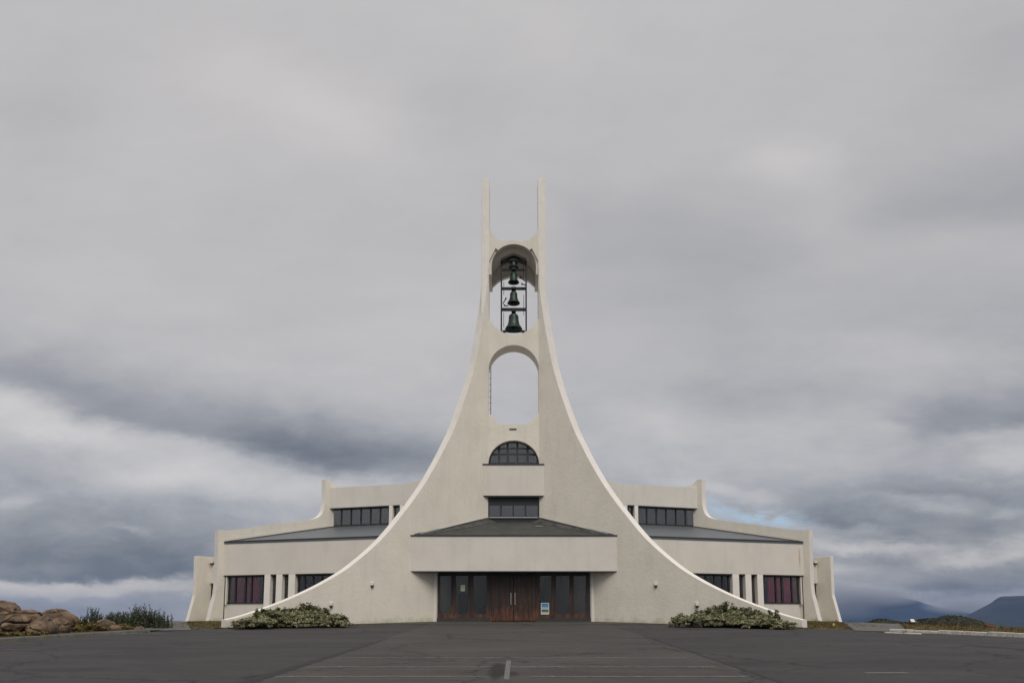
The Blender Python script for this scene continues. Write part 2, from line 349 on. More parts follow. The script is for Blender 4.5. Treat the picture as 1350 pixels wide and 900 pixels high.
def add_box(bm, lo, hi, mi=0):
    add_prism(bm, [(lo[0], lo[1], lo[2]), (hi[0], lo[1], lo[2]), (hi[0], lo[1], hi[2]), (lo[0], lo[1], hi[2])], (0, hi[1]-lo[1], 0), mi, mi)
def box(name, lo, hi, m, parent=None, bevel=0):
    bm = bmesh.new(); add_box(bm, lo, hi); return link(name, bm, m, parent, bevel)
def add_tube(bm, p, q, r, n=8, r2=None):
    p, q = V(p), V(q); d = (q-p).normalized(); x = d.orthogonal().normalized(); y = d.cross(x); r2 = r if r2 is None else r2
    a = [bm.verts.new(p+(x*cos(2*pi*i/n)+y*sin(2*pi*i/n))*r) for i in range(n)]
    b = [bm.verts.new(q+(x*cos(2*pi*i/n)+y*sin(2*pi*i/n))*r2) for i in range(n)]
    for i in range(n): bm.faces.new((a[i], a[(i+1) % n], b[(i+1) % n], b[i]))
    bm.faces.new(a[::-1]); bm.faces.new(b)
def tube(name, p, q, r, m, parent=None, n=8):
    bm = bmesh.new(); add_tube(bm, p, q, r, n); return link(name, bm, m, parent)
def add_lathe(bm, c, prof, n=24):
    rings = [[bm.verts.new((c[0]+r*cos(2*pi*i/n), c[1]+r*sin(2*pi*i/n), c[2]+z)) for i in range(n)] for r, z in prof]
    for a, b in zip(rings, rings[1:]):
        for i in range(n): bm.faces.new((a[i], a[(i+1) % n], b[(i+1) % n], b[i]))
def spline(pts, n=6):
    P = [V(p) for p in pts]; out = []
    for i in range(len(P)-1):
        p0, p1, p2, p3 = P[max(i-1, 0)], P[i], P[i+1], P[min(i+2, len(P)-1)]
        for k in range(n):
            t = k/n
            out.append(.5*((2*p1)+(p2-p0)*t+(2*p0-5*p1+4*p2-p3)*t*t+(3*p1-p0-3*p2+p3)*t**3))
    out.append(P[-1]); return out
def sm(a, b, x): t = max(0, min(1, (x-a)/(b-a))); return t*t*(3-2*t)
# ------------------------------------------------------------------ terrain
SL = .0462
def zg(x, y):
    cap = 1.72 - .40*sm(14, 24, x) - .12*sm(14, 30, -x)
    a = SL*y; k = .08; h = max(0, min(1, .5+.5*(cap-a)/k)); z = cap*(1-h)+a*h-k*h*(1-h)
    z += (-1.2-z)*sm(8, 60, -y)*0.0
    r = hypot(x*.8, (y-18))
    z += (-34)*sm(48, 150, r)
    return z
def gnd(u, v):
    d = ray(u, v); lo = 2.; 
    for i in range(4000):
        Y = 3+i*.02; p = CAM+d*(Y/d.y)
        if p.z <= zg(p.x, p.y): return V((p.x, p.y, zg(p.x, p.y)))
    return CAM+d*(60/d.y)
def gp(x, y, dz=0): return V((x, y, zg(x, y)+dz))
XC = .09                                    # the church's axis of symmetry
E = gnd(299, 828.3); J = onY(575.5, 780, 37.0)
fd = V((E.x-J.x, E.y-J.y, 0)).normalized()  # along the main wing wall, outward and to the front
FN = V((-abs(fd.y), abs(fd.x), 0))          # its outward normal (left wall): away to the back left
TW = .60
ALPHA = math.degrees(atan2(-fd.y, -fd.x))
# tower front plane: where the inner face passes under pixel 643.8
def finp(u, v): return onP(u, v, J, fd)
YI = finp(643.8, 600).y; XI = finp(643.8, 600).x
print('E', E, 'J', J, 'alpha', ALPHA, 'YI', YI, 'XI', XI)
def mx(p): return V((2*XC-p[0], p[1], p[2]))
SIDES = (1, -1)
def M(pts, s): return [V(p) for p in pts] if s == 1 else [mx(p) for p in pts]
def MO(o, s): return V(o) if s == 1 else V((-o[0], o[1], o[2]))

# ground sheet, parking lot, paths
LOTTOP = []
def lot_points():
    L_ = [V((-60, -45, 0)), V((-30, -10, 0)), V((-22.5, 6, 0))]
    for q in ((0, 847), (110, 838.5), (175, 834.8), (232, 831.3)): g = gnd(*q); L_.append(V((g.x, g.y, 0)))
    L_ += [V((E.x-.35, E.y+.35, 0)), V((E.x, E.y+.35, 0)), V((J.x, J.y+.35, 0))]
    R_ = [mx(p) for p in L_[:-4:-1]]
    for q in ((1118, 829.5), (1165, 833.5), (1250, 836), (1350, 840.5)): g = gnd(*q); R_.append(V((g.x, g.y, 0)))
    R_ += [V((26, 17.5, 0)), V((40, 6, 0)), V((70, -45, 0))]
    return L_+R_
LOTTOP = lot_points()
def ytop(x):
    for a, b in zip(LOTTOP, LOTTOP[1:]):
        if a.x <= x <= b.x and b.x > a.x: return a.y+(b.y-a.y)*(x-a.x)/(b.x-a.x)
    return -45
asphalt_mat('asphalt', (.043, .040, .040), tintvar=.24, stain=[(1240, 862, 1.2, .5, .88), (395, 883, .32, 1.6, .5), (440, 868, .25, 1.6, .6), (350, 893, .5, .8, .6), (180, 866, 2.2, .9, .85), (960, 872, 1.3, 1.2, .85), (90, 883, 1.2, .5, .8)])
asphalt_mat('asphalt_light', (.0555, .0515, .048), tintvar=.20, stain=[(656, 884, .22, 1.9, .36), (674, 889, .16, .6, .5), (560, 868, .5, .7, .85), (800, 862, .9, .5, .86), (668, 866, .10, .25, .75)])
asphalt_mat('pavers', (.085, .082, .071), paver=True)
def ground():
    cs = [i*.75 for i in range(-80, 81)]; c = 60.
    ext = []
    while c < 700: c *= 1.12; ext.append(c)
    cs = [-e for e in ext[::-1]]+cs+ext
    bm = bmesh.new(); rows = []
    for y in cs:
        yy = y+15; r = []
        for x in cs:
            z = zg(x, yy)
            nn = noise.noise(V((x*.6, yy*.6, 0)))*.02
            t = ytop(x); inside = sm(-.2, .8, t-yy) if -60 < x < 70 else 0
            z = max(z+nn*(1-inside)*sm(0, 3, abs(yy-t)+.0), -40) - .08*inside
            r.append(bm.verts.new((x, yy, z)))
        rows.append(r)
    for a, b in zip(rows, rows[1:]):
        for i in range(len(a)-1): bm.faces.new((a[i], a[i+1], b[i+1], b[i]))
    tag(link('ground', bm, 'ground_turf', smooth=True), kind='structure')
ground()
def lot():
    xs = sorted(set([p.x for p in LOTTOP]+[i*.5 for i in range(-110, 130)])); xs = [x for x in xs if -59 <= x <= 69]
    bm = bmesh.new(); cols = []
    for x in xs:
        t = ytop(x); cols.append([bm.verts.new(gp(x, -45+(t+45)*k/90, .012)) for k in range(91)])
    for a, b in zip(cols, cols[1:]):
        for i in range(90): bm.faces.new((a[i], b[i], b[i+1], a[i+1]))
    tag(link('parking_lot', bm, 'asphalt', smooth=True), kind='structure')
lot()
def strip_sheet(name, left, right, m, dz, parent=None, n=30, jit=0.):
    bm = bmesh.new(); L_ = []; 
    for k in range(n+1):
        t = k/n; a = V(left[0]).lerp(V(left[1]), t); b = V(right[0]).lerp(V(right[1]), t)
        ja = noise.noise(V((k*.7, 3, dz*99)))*jit; jb = noise.noise(V((k*.7, 9, dz*99)))*jit
        L_.append([bm.verts.new(gp(*(a.lerp(b, q)+V((ja*(1-q)+jb*q, 0, 0)))[:2], dz)) for q in (0, .25, .5, .75, 1)])
    for a, b in zip(L_, L_[1:]):
        for i in range(4): bm.faces.new((a[i], a[i+1], b[i+1], b[i]))
    return link(name, bm, m, parent)
tag(strip_sheet('entrance_driveway', [(-4.9, 2, 0), (-3.6, 35.8, 0)], [(4.75, 2, 0), (4.2, 35.8, 0)], 'asphalt_light', .016, n=60), kind='structure')
tag(strip_sheet('asphalt_seam', [(-5.05, 6, 0), (-4.0, 24, 0)], [(-4.62, 6, 0), (-3.92, 24, 0)], 'seam_tar', .020, n=90, jit=.12), kind='structure')
tag(strip_sheet('asphalt_seam', [(4.55, 8, 0), (4.4, 26, 0)], [(4.66, 8, 0), (4.45, 26, 0)], 'seam_tar', .020, n=90, jit=.08), kind='structure')
tag(strip_sheet('entrance_paving', [(-7.4, 34.0, 0), (-3.7, 37.05, 0)], [(7.6, 34.0, 0), (3.9, 37.05, 0)], 'pavers', .022, n=14), kind='structure')
def gline(u0, u1, v, wd, m, dz=.024):
    a = gnd(u0, v); b = gnd(u1, v)
    return strip_sheet('parking_line', [(a.x, a.y-wd/2, 0), (a.x, a.y+wd/2, 0)], [(b.x, b.y-wd/2, 0), (b.x, b.y+wd/2, 0)], m, dz, n=2)
for (u0, u1, v, wd) in ((445, 660, 868, .16), (676, 905, 868, .16), (405, 650, 880, .17), (674, 942, 880, .18), (362, 640, 893, .18), (700, 985, 893, .18)):
    tag(gline(u0, u1, v, wd, 'worn_paint'), kind='structure')
tag(gline(1141, 1197, 888, .16, 'solid_marking'), kind='structure')
tag(gline(0, 54, 857, .12, 'worn_paint'), kind='structure'); tag(gline(130, 212, 835.5, .3, 'worn_paint'), kind='structure')
a0, a1, b0, b1 = gnd(667.5, 871.5), gnd(664, 897), gnd(673.8, 871.5), gnd(671.3, 897)
tag(strip_sheet('marking_bar', [a1, a0], [b1, b0], 'solid_marking', .026, n=4), kind='structure')
# side paths of gravel
def poly_sheet(name, px, m, dz):
    P = [gnd(*q) for q in px]; bm = bmesh.new()
    for t in tessellate_polygon([[V((p.x, p.y, 0)) for p in P]]): bm.faces.new([bm.verts.new(gp(P[i].x, P[i].y, dz)) for i in t])
    bmesh.ops.remove_doubles(bm, verts=bm.verts, dist=1e-4)
    for k in range(4): bmesh.ops.subdivide_edges(bm, edges=bm.edges, cuts=1, use_grid_fill=True)
    for v_ in bm.verts: v_.co.z = zg(v_.co.x, v_.co.y)+dz
    return tag(link(name, bm, m), kind='structure')
def quad_sheet(name, c, m, dz, n=16):
    c = [V(p) for p in c]; bm = bmesh.new(); R = []
    for i in range(n+1):
        a = c[0].lerp(c[3], i/n); b = c[1].lerp(c[2], i/n); R.append([bm.verts.new(gp(*a.lerp(b, j/n)[:2], dz)) for j in range(n+1)])
    for a, b in zip(R, R[1:]):
        for i in range(n): bm.faces.new((a[i], a[i+1], b[i+1], b[i]))
    return tag(link(name, bm, m), kind='structure')
quad_sheet('gravel_path', [(-14.0, 28.3, 0), (-12.3, 29.3, 0), (-19.0, 44, 0), (-22.0, 44, 0)], 'gravel', .026)
quad_sheet('gravel_path', [(12.9, 28.8, 0), (14.3, 27.7, 0), (22.0, 44, 0), (18.6, 44, 0)], 'gravel', .026)
# kerbs
def kerb(pts, wd, h, m, name='kerb', ln=1.0, gap=.012, jit=0.):
    root = empty(name, kind='structure'); P = [V((p.x, p.y, 0)) for p in pts]
    tot = sum((b-a).length for a, b in zip(P, P[1:]))
    def at(s):
        for a, b in zip(P, P[1:]):
            l = (b-a).length
            if s <= l: return a.lerp(b, s/l), (b-a).normalized()
            s -= l
        return P[-1], (P[-1]-P[-2]).normalized()
    n = int(tot/ln)
    for i in range(n):
        a, d = at(i*ln+gap/2); b, _ = at((i+1)*ln-gap/2); nn = V((-d.y, d.x, 0))*wd
        hh = h+random.uniform(-jit, jit); sh = nn*random.uniform(-jit, jit)*2
        q = [a+sh, b+sh, b+nn+sh, a+nn+sh]
        bm = bmesh.new(); add_prism(bm, [(p.x, p.y, zg(p.x, p.y)-.1) for p in q], (0, 0, hh+.1)); link('kerb_stone', bm, m, root, bevel=.02)
KL = [gnd(-60, 851), gnd(0, 846), gnd(55, 842), gnd(110, 838), gnd(175, 834), gnd(226, 831)]
kerb(KL, .16, .10, 'concrete', ln=1.2, jit=.01)
KR = [gnd(1172, 832.5), gnd(1205, 833.5), gnd(1250, 835.2), gnd(1300, 837.5), gnd(1350, 840), gnd(1400, 842.5)]
kerb(KR, .24, .11, 'pale_concrete', ln=.8, jit=.03)
kerb([gnd(1165, 834.3), gnd(1218, 836.3)], .22, .05, 'pale_concrete', name='low_kerb', ln=.6, jit=.01)
# ------------------------------------------------------------------ sea, mountains
bm = bmesh.new(); R_ = 18400
vs = [bm.verts.new((x, y, -25)) for x, y in ((-R_, -R_), (R_, -R_), (R_, R_), (-R_, R_))]; bm.faces.new(vs)
tag(link('sea', bm, 'sea'), kind='structure')
def mountain(name, prof, D, depth, seed, zb=-28, rough=1.):
    bm = bmesh.new(); rows = []; n = 26
    prof = spline([V((u, v, 0)) for u, v in prof], 10)
    for k in range(n+1):
        t = k/n; Yk = D+depth*(t*2-1)*.5; r = []
        env = sm(0, .5, t)*sm(1, .55, t) if t < .5 else sm(1, .5, t)
        env = (sin(pi*t)**.7)
        for p in prof:
            top = onY(p.x, p.y, D).z
            x = (p.x-PU)/F*Yk/.9925
            nz = noise.fractal(V((x*.0016+seed, Yk*.0016, seed)), 1., 2.1, 6)
            z = zb+(top-zb)*env*(1-(1-env)*.35*abs(nz)*2*rough) + nz*18*(1-env)*env*4*rough
            r.append(bm.verts.new((x, Yk, z)))
        rows.append(r)
    for a, b in zip(rows, rows[1:]):
        for i in range(len(a)-1): bm.faces.new((a[i], a[i+1], b[i+1], b[i]))
    return tag(link(name, bm, 'mountain_slope', smooth=True), kind='structure')
mountain('mountain', [(1238, 826), (1262, 813), (1280, 804), (1298, 795), (1311, 786.8), (1325, 785.6), (1350, 784.8), (1400, 784), (1470, 787), (1560, 800), (1640, 820)], 9000, 3000, 3)
mountain('mountain', [(1040, 812), (1080, 802), (1105, 794), (1128, 788), (1145, 785.5), (1165, 786), (1182, 787.5), (1200, 791), (1216, 796), (1235, 801), (1262, 806), (1285, 811), (1310, 822)], 15500, 4500, 8)
mountain('distant_shore', [(60, 825), (150, 819.6), (200, 818.2), (225, 817.6), (240, 818), (262, 819), (300, 821), (340, 825)], 12000, 1500, 5)
mountain('distant_shore', [(1200, 825.5), (1240, 822.6), (1290, 822.2), (1305, 822.7), (1325, 824.6), (1340, 826)], 3300, 300, 6)

# ------------------------------------------------------------------ THE CHURCH
church = empty('church', (XC, 40, 1.6), label='white concrete church with a soaring twin finned bell tower and low side wings', cat='church')
# main curved wing walls
INNER = [(643.7, 352), (643.4, 372), (641.4, 395), (638.4, 415), (635.2, 435), (631.7, 453), (627.3, 476.7), (621.4, 499.3), (615.6, 518), (609.3, 536.3), (603.6, 552.5), (597.0, 569), (588.6, 586), (578.2, 606.2), (562.2, 634), (544.6, 659.6), (528.4, 680.6), (516, 696), (504, 709.5), (490, 723), (471.7, 738.6), (453.3, 752.3), (428.9, 766.8), (404.4, 779.2), (378, 790.8), (347.8, 802.2), (320, 811.3), (299, 816.6)]
for s in SIDES:
    top = [finp(p.x, p.y) for p in spline([V((u, v, 0)) for u, v in INNER], 5)]
    e = top[-1]; c0 = V((XI, YI, 0))
    pts = [V((XI, YI, top[0].z))]+top+[V((e.x, e.y, .6)), V((XI, YI, .6))]
    prism('wing_wall', M(pts, s), MO(FN*TW, s), ['rough_plaster', 'wall_edge_pale'], church, edge=True, bevel=.02)
# tower posts
zt = onY(640, 235, YI).z; xo = onY(634.8, 300, YI).x
for s in SIDES:
    a, b = sorted((xo, XI)) if s == 1 else sorted((2*XC-xo, 2*XC-XI))
    box('tower_post', (a, YI, .6), (b, YI+1.15, zt), 'wall_edge_pale', church, bevel=.02)
YF = YI+.004
def py(pts, Y=None): return [onY(u, v, Y or YF) for u, v in pts]
U0, U1 = 643.0, 711.6; UC = 677.3
def arc(uc, vc, ru, rv, a0, a1, n=24): return [(uc+ru*cos(radians(a0+(a1-a0)*i/n)), vc-rv*sin(radians(a0+(a1-a0)*i/n))) for i in range(n+1)]
sad = [(p.x, p.y) for p in spline([V((a, b, 0)) for a, b in ((643.6, 285), (644.6, 298), (648, 306), (652.6, 312.2), (658.5, 316.4), (665, 317.9), (671, 317.2), (677.3, 316.6))], 4)]
sadr = [(2*UC-u, v) for u, v in sad[::-1][1:]]
low = [(711, 346), (701.2, 327.2), (698.3, 329.2)] + arc(UC, 351.3, 30.2, 29.6, 46, 134, 18) + [(656.3, 329.2), (653.4, 327.2), (643.6, 346)]
prism('arch_plate', py(sad+sadr+[(711, 300)][0:0]+low), (0, .36, 0), ['rough_plaster', 'wall_edge_pale'], church, edge=True)
# bell chamber hood: barrel vault running back, closed by a plate with a lower opening
YH = YI+.13
ring = arc(UC, 351.3, 33.2, 33.4, 0, 180, 28)+[(644.1, 361.7), (648.0, 361.7)]+arc(UC, 351.3, 29.4, 29.5, 180, 0, 28)+[(706.7, 361.7), (710.5, 361.7)]
prism('bell_hood', py(ring, YH), (0, 2.2, 0), 'smooth_render', church)
YR = YI+2.25
k = 1.0
R_in = [onY(u, v, YH) for u, v in [(648.3, 361.7)]+arc(UC, 351.3, 29.1, 29.2, 180, 0, 24)+[(706.4, 361.7)]]
R_in = [V((p.x, YR-.25, p.z)) for p in R_in]
opn = py([(705.6, 377.5), (698, 370.6), (690, 366.5), (683, 364.2), (672, 364.2), (664.5, 366.5), (656.7, 370.6), (649.2, 377.5)], YR-.25)
prism('rear_arch_plate', R_in+opn, (0, .25, 0), 'smooth_render', church)
# middle plate between bell opening and lower opening
sill = [(643.2, 417.5), (645.8, 422), (650, 427.5), (656, 433.5), (663, 438), (670, 440.6), (UC, 441.3)]
sillr = [(2*UC-u, v) for u, v in sill[::-1][1:]]
mid = sill+sillr+[(711.4, 489)]+arc(UC, 488, 33.4, 33.3, 0, 180, 32)+[(643.2, 489)]
prism('middle_arch_plate', py(mid), (0, 1.07, 0), ['rough_plaster', 'smooth_render'], church, edge=True)
lowp = [(643.2, 540), (644.2, 543), (648, 547.5), (653, 554), (657.8, 559.2), (664, 560), (UC, 558.6), (690.6, 560), (696.8, 559.2), (701.6, 554), (706.6, 547.5), (710.4, 543), (711.4, 540), (711.4, 612)]+arc(UC, 611, 33.5, 30.8, 0, 180, 30)+[(643.2, 612)]
prism('window_arch_plate', py(lowp), (0, 1.07, 0), ['rough_plaster', 'smooth_render'], church, edge=True)
p = onY(676.3, 565.5, YI); box('slot_lamp', (p.x-.19, YI-.03, p.z-.03), (p.x+.19, YI+.05, p.z+.03), 'dark_trim', church)
# bell tower ladder behind the lower opening
lt, lb = onY(646, 478, YI+1.25), onY(646, 552, YI+1.25)
lad = empty('ladder', (0, 0, 0)); lad.parent = church; lad.matrix_parent_inverse.identity(); lad.location = (-XC, -40, -1.6)
for dx in (-.10, .05): link('rail', (lambda b: (add_tube(b, (lt.x+dx, lt.y, lt.z), (lt.x+dx, lt.y, lb.z), .018), b)[1])(bmesh.new()), 'iron_frame', lad)
for i in range(9):
    z = lb.z+(lt.z-lb.z)*(i+.5)/9; link('rung', (lambda b: (add_tube(b, (lt.x-.10, lt.y, z), (lt.x+.07, lt.y, z), .014, 6), b)[1])(bmesh.new()), 'iron_frame', lad)
# arched window above the balcony
YW = YI+.30
aw = prism('arched_window', py([(644, 612)]+arc(UC, 611, 33.2, 30.4, 180, 0, 30)+[(710.6, 612)], YW), (0, .05, 0), 'dark_trim', church)
def av(u):
    q = 1-((u-UC)/31.)**2; return 611-28.4*sqrt(max(q, 0))
bars = []
for (c0, c1) in ((646.8, 656.6), (659.4, 668.0), (670.6, 680.8), (683.4, 694.0), (697.0, 707.5)):
    for (r0, r1) in ((600.2, 609.8), (592.2, 597.6), (584, 590.2)):
        us = [c0+(c1-c0)*i/8 for i in range(9)]; topv = [max(r0, av(u)) for u in us]
        if min(topv) > r1-1.2: continue
        pts = [(c0, r1), (c1, r1)]+[(u, min(t, r1-.15)) for u, t in zip(us[::-1], topv[::-1])]
        prism('pane', py(pts, YW-.012), (0, .01, 0), 'mirror_glass', aw)
# balcony box, recessed window strip
YB = finp(636.3, 640).y
a, b = onY(636.3, 612.8, YB), onY(717.6, 653, YB)
bal = box('balcony', (a.x, YB, b.z), (b.x, YI+.2, a.z), 'smooth_render', church, bevel=.015)
box('coping', (a.x-.0, YB-.03, a.z+.003), (b.x+.0, YB+.25, a.z+.07), 'dark_trim', bal)
box('drip_edge', (a.x+.08, YB+.03, b.z-.06), (b.x-.08, YI, b.z-.004), 'dark_trim', bal)
c, d = onY(642.6, 654.5, YI+.06), onY(711.8, 692, YI+.06)
sw = empty('window'); sw.parent = church; sw.location = (-XC, -40, -1.6)
box('frame', (XI-.05, YI+.06, d.z-.8), (2*XC-XI+.05, YI+.16, b.z+.1), 'window_frame', sw)
for (u0, u1) in ((645.2, 659.2), (661.6, 675.6), (677.6, 691.6), (693.8, 708.6)):
    p, q = onY(u0, 680.2, YI+.05), onY(u1, 666.2, YI+.05); box('pane', (p.x, YI+.045, p.z), (q.x, YI+.055, q.z), 'mirror_glass', sw)
p = onY(645, 682.4, YI); q = onY(709, 681.6, YI)
box('sill', (p.x, YI-.03, p.z), (q.x, YI+.06, q.z+.02), 'flashing_metal', sw)
# entrance canopy
YCN = finp(541.4, 730).y
a, b = onY(541.4, 706.4, YCN), onY(811.2, 752.4, YCN)
XA, XB, ZT, ZB = a.x, 2*XC-a.x, a.z, b.z
cf = box('canopy_fascia', (XA, YCN, ZB), (XB, YCN+.28, ZT), 'smooth_render', church, bevel=.012)
box('trim', (XA-.01, YCN-.04, ZT+.003), (XB+.01, YCN+.3, ZT+.06), 'dark_trim', cf)
box('drip_edge', (XA+.02, YCN+.02, ZB-.035), (XB-.02, YCN+.2, ZB-.003), 'dark_trim', cf)
YD = 37.0
def xf(Y): return J.x+(fd.x/fd.y)*(Y-J.y)      # x of the left wall's inner face at depth Y
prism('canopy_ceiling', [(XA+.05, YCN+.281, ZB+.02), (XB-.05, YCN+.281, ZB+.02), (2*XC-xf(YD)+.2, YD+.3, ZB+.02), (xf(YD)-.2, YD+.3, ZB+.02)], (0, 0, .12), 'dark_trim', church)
zr = onY(677, 688.3, YI).z
rt = prism('canopy_roof', [(xf(YCN+.1)-.1, YCN+.1, ZT-.02), (2*XC-xf(YCN+.1)+.1, YCN+.1, ZT-.02), (2*XC-XI+.1, YI, zr), (XI-.1, YI, zr)], (0, 0, -.1), 'roof_felt', church)
for s in SIDES:                                 # tarred upstands where the roof meets the walls
    bm = bmesh.new(); prev = None
    for i in range(25):
        t = i/24; Yk = YCN+.1+(YI-YCN-.1)*t; z = ZT-.02+(zr-ZT+.02)*t; x = xf(Yk); h = .13+.10*t+.03*noise.noise(V((t*9, s, 0)))
        q = [V((x+.20+.25*t+.03*noise.noise(V((t*13, s, 4))), Yk, z+.012)), V((x+.035, Yk-.03, z+h*.75)), V((x+.012, Yk-.012, z+h))]
        r = [bm.verts.new(v_) for v_ in M(q, s)]
        if prev:
            for j in range(2): bm.faces.new((prev[j], prev[j+1], r[j+1], r[j]))
        prev = r
    link('roof_upstand', bm, 'tar', church)
    tube('flashing', M([(xf(YCN+.3)+.05, YCN+.3-.04, ZT+.14)], s)[0], M([(XI+.04, YI-.05, zr+.27)], s)[0], .022, 'flashing_metal', church)
p = onY(558, 700, YCN+.5); tube('antenna', (p.x, p.y, ZT), (p.x, p.y, p.z+.1), .02, 'iron_frame', church)
bm = bmesh.new(); add_lathe(bm, (p.x+.08, p.y, ZT+.12), [(0, -.1), (.1, -.08), (.12, .0), (.05, .07), (0, .09)], 10); link('roof_vent', bm, 'flashing_metal', church)
p = onY(711, 692, YI-.9); bm = bmesh.new(); add_prism(bm, [(p.x-.22, YI-1.0, p.z-.09), (p.x+.2, YI-1.0, p.z-.09), (p.x+.1, YI-.8, p.z-.03), (p.x-.15, YI-.8, p.z-.03)], (0, .04, .03)); link('roof_patch', bm, 'concrete', church)
# entrance wall: timber frame, glazed panels, double door
zd0 = zg(0, YD)+.02
def ud(u, v): return onY(u, v, YD)
hd = ud(677, 752).z+.06
box('lintel', (xf(YD)-.1, YD-.02, ud(677, 756.3).z), (2*XC-xf(YD)+.1, YD+.12, hd+.1), 'dark_trim', church)
box('plinth', (xf(YD)-.05, YD-.06, zd0-.3), (ud(646, 800).x, YD+.12, ud(677, 814.2).z), 'dark_trim', church)
box('plinth', (ud(707, 800).x, YD-.06, zd0-.3), (2*XC-xf(YD)+.05, YD+.12, ud(677, 814.2).z), 'dark_trim', church)
def rounded(u0, u1, v0, v1, r):
    return [(u0, v0), (u1, v0)]+[(u1-r+r*cos(t), v1-r+r*sin(t)) for t in [i*pi/12 for i in range(7)]]+[(u0+r+r*cos(t), v1-r+r*sin(t)) for t in [pi/2+i*pi/12 for i in range(7)]]
def glazed(u0, u1, g0, g1):
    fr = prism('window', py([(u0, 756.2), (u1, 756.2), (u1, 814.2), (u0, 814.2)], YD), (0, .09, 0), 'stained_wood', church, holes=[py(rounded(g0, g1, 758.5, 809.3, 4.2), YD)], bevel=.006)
    prism('pane', py(rounded(g0-.3, g1+.3, 758, 809.6, 4.2), YD+.05), (0, .012, 0), 'entrance_glass', fr)
for a in ((576.6, 597.4, 580.2, 594.4), (597.6, 620.2, 601.0, 617.2), (620.4, 645.6, 624.0, 641.5)): glazed(*a)
for a in ((708.8, 730.2, 711.6, 726.8), (730.4, 753.8, 733.4, 750.8), (754.0, 776.0, 756.6, 772.6)): glazed(*a)
for u in (576.0, 776.4):
    p = ud(u, 780).x; box('frame_post', (p-.06, YD-.03, zd0-.1), (p+.06, YD+.1, ud(u, 756).z), 'window_frame', church)
for u0, u1 in ((645.7, 648.2), (706.2, 708.7)):
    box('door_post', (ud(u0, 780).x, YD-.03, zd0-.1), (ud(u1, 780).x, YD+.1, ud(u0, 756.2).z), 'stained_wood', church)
for i, (u0, u1) in enumerate(((648.3, 676.9), (677.3, 706.1))):
    x0, x1 = ud(u0, 780).x, ud(u1, 780).x
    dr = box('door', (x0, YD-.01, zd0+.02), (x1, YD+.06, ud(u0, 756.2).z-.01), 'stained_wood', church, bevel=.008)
    n = 6
    for j in range(n):
        xa, xb = x0+(x1-x0)*j/n+.006, x0+(x1-x0)*(j+1)/n-.006
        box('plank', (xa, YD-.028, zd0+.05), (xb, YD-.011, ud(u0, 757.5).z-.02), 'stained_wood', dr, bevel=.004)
    hu = 673.6 if i == 0 else 678.9
    p, q = onY(hu, 797.0, YD-.1), onY(hu, 780.8, YD-.1)
    bm = bmesh.new(); add_tube(bm, (p.x, YD-.1, p.z), (p.x, YD-.1, q.z), .028)
    for z in (p.z+.08, q.z-.08): add_tube(bm, (p.x, YD-.1, z), (p.x, YD-.02, z), .014)
    link('handle', bm, 'steel', dr)
for s in SIDES:                                 # light jamb strips at the ends of the walls
    q = [(xf(YD)+.005, YD-.10, 0), (xf(YD)-.12, YD-.10, 0), (xf(YD)-.12, YD-.02, 0), (xf(YD)+.06, YD-.02, 0)]
    q = [V((a[0], a[1], zd0-.2)) for a in q]
    prism('jamb', M(q, s), (0, 0, ZB-zd0+.2), 'lamp_white', church)
# lobby behind the glass
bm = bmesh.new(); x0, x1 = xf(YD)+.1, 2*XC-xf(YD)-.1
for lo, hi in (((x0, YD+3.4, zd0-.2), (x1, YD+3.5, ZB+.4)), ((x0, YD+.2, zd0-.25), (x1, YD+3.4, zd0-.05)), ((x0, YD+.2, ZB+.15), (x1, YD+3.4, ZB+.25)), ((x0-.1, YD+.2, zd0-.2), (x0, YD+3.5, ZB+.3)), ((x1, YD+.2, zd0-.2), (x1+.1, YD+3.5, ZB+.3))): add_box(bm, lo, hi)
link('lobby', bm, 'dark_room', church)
for (u0, u1, v0, v1, mm) in ((580.5, 592.5, 757.5, 791, 'interior_pale'), (582, 586, 791, 806, 'interior_wall'), (605, 616, 783, 806, 'interior_wall'), (760.5, 772, 780, 804, 'interior_pale'), (735, 742, 757.5, 770, 'interior_wall'), (631, 640, 800, 809, 'interior_wall'), (713, 716, 757.5, 790, 'interior_wall')):
    p, q = onY(u0, v1, YD+.6), onY(u1, v0, YD+.6); box('added_pane_board', (p.x, YD+.6, p.z), (q.x, YD+.66, q.z), mm, church)  # boards added behind the glass; pale ones stand in for reflections in end panes
for u in (590, 612, 640, 718, 745, 768):
    p = onY(u, 757, YD+1.6); bm = bmesh.new(); add_lathe(bm, (p.x, YD+1.6, p.z), [(0, 0), (.12, -.01), (.14, -.06), (0, -.08)], 10); link('ceiling_lamp', bm, 'interior_pale', church)
# notices
p, q = onY(607.2, 778.8, YD-.02), onY(613.2, 770.4, YD-.02)
tag(box('notice', (p.x, YD-.012, p.z), (q.x, YD-.006, q.z), 'paper'), 'small pale green paper notice taped to the glass left of the door', 'notice')
def poster():
    m = bpy.data.materials.new('poster_print'); m.use_nodes = True; t = NT(m.node_tree); b = t.n['Principled BSDF']
    g = t.new('ShaderNodeTexCoord').outputs['Generated']; sp = t.new('ShaderNodeSeparateXYZ'); t.l.new(g, sp.inputs[0])
    z = t.math('ADD', sp.outputs[2], t.math('MULTIPLY', t.math('SUBTRACT', t.noise(g, 5, 4), .5), .2))
    t.put(b.inputs['Base Color'], t.ramp(z, [(.0, (.5, .5, .46)), (.17, (.45, .45, .42)), (.2, (.05, .10, .03)), (.36, (.06, .12, .04)), (.42, (.3, .42, .5)), (.55, (.45, .55, .62)), (.7, (.09, .26, .46)), (1, (.06, .2, .42))]))
    b.inputs['Roughness'].default_value = .4; MATS['poster_print'] = m
poster()
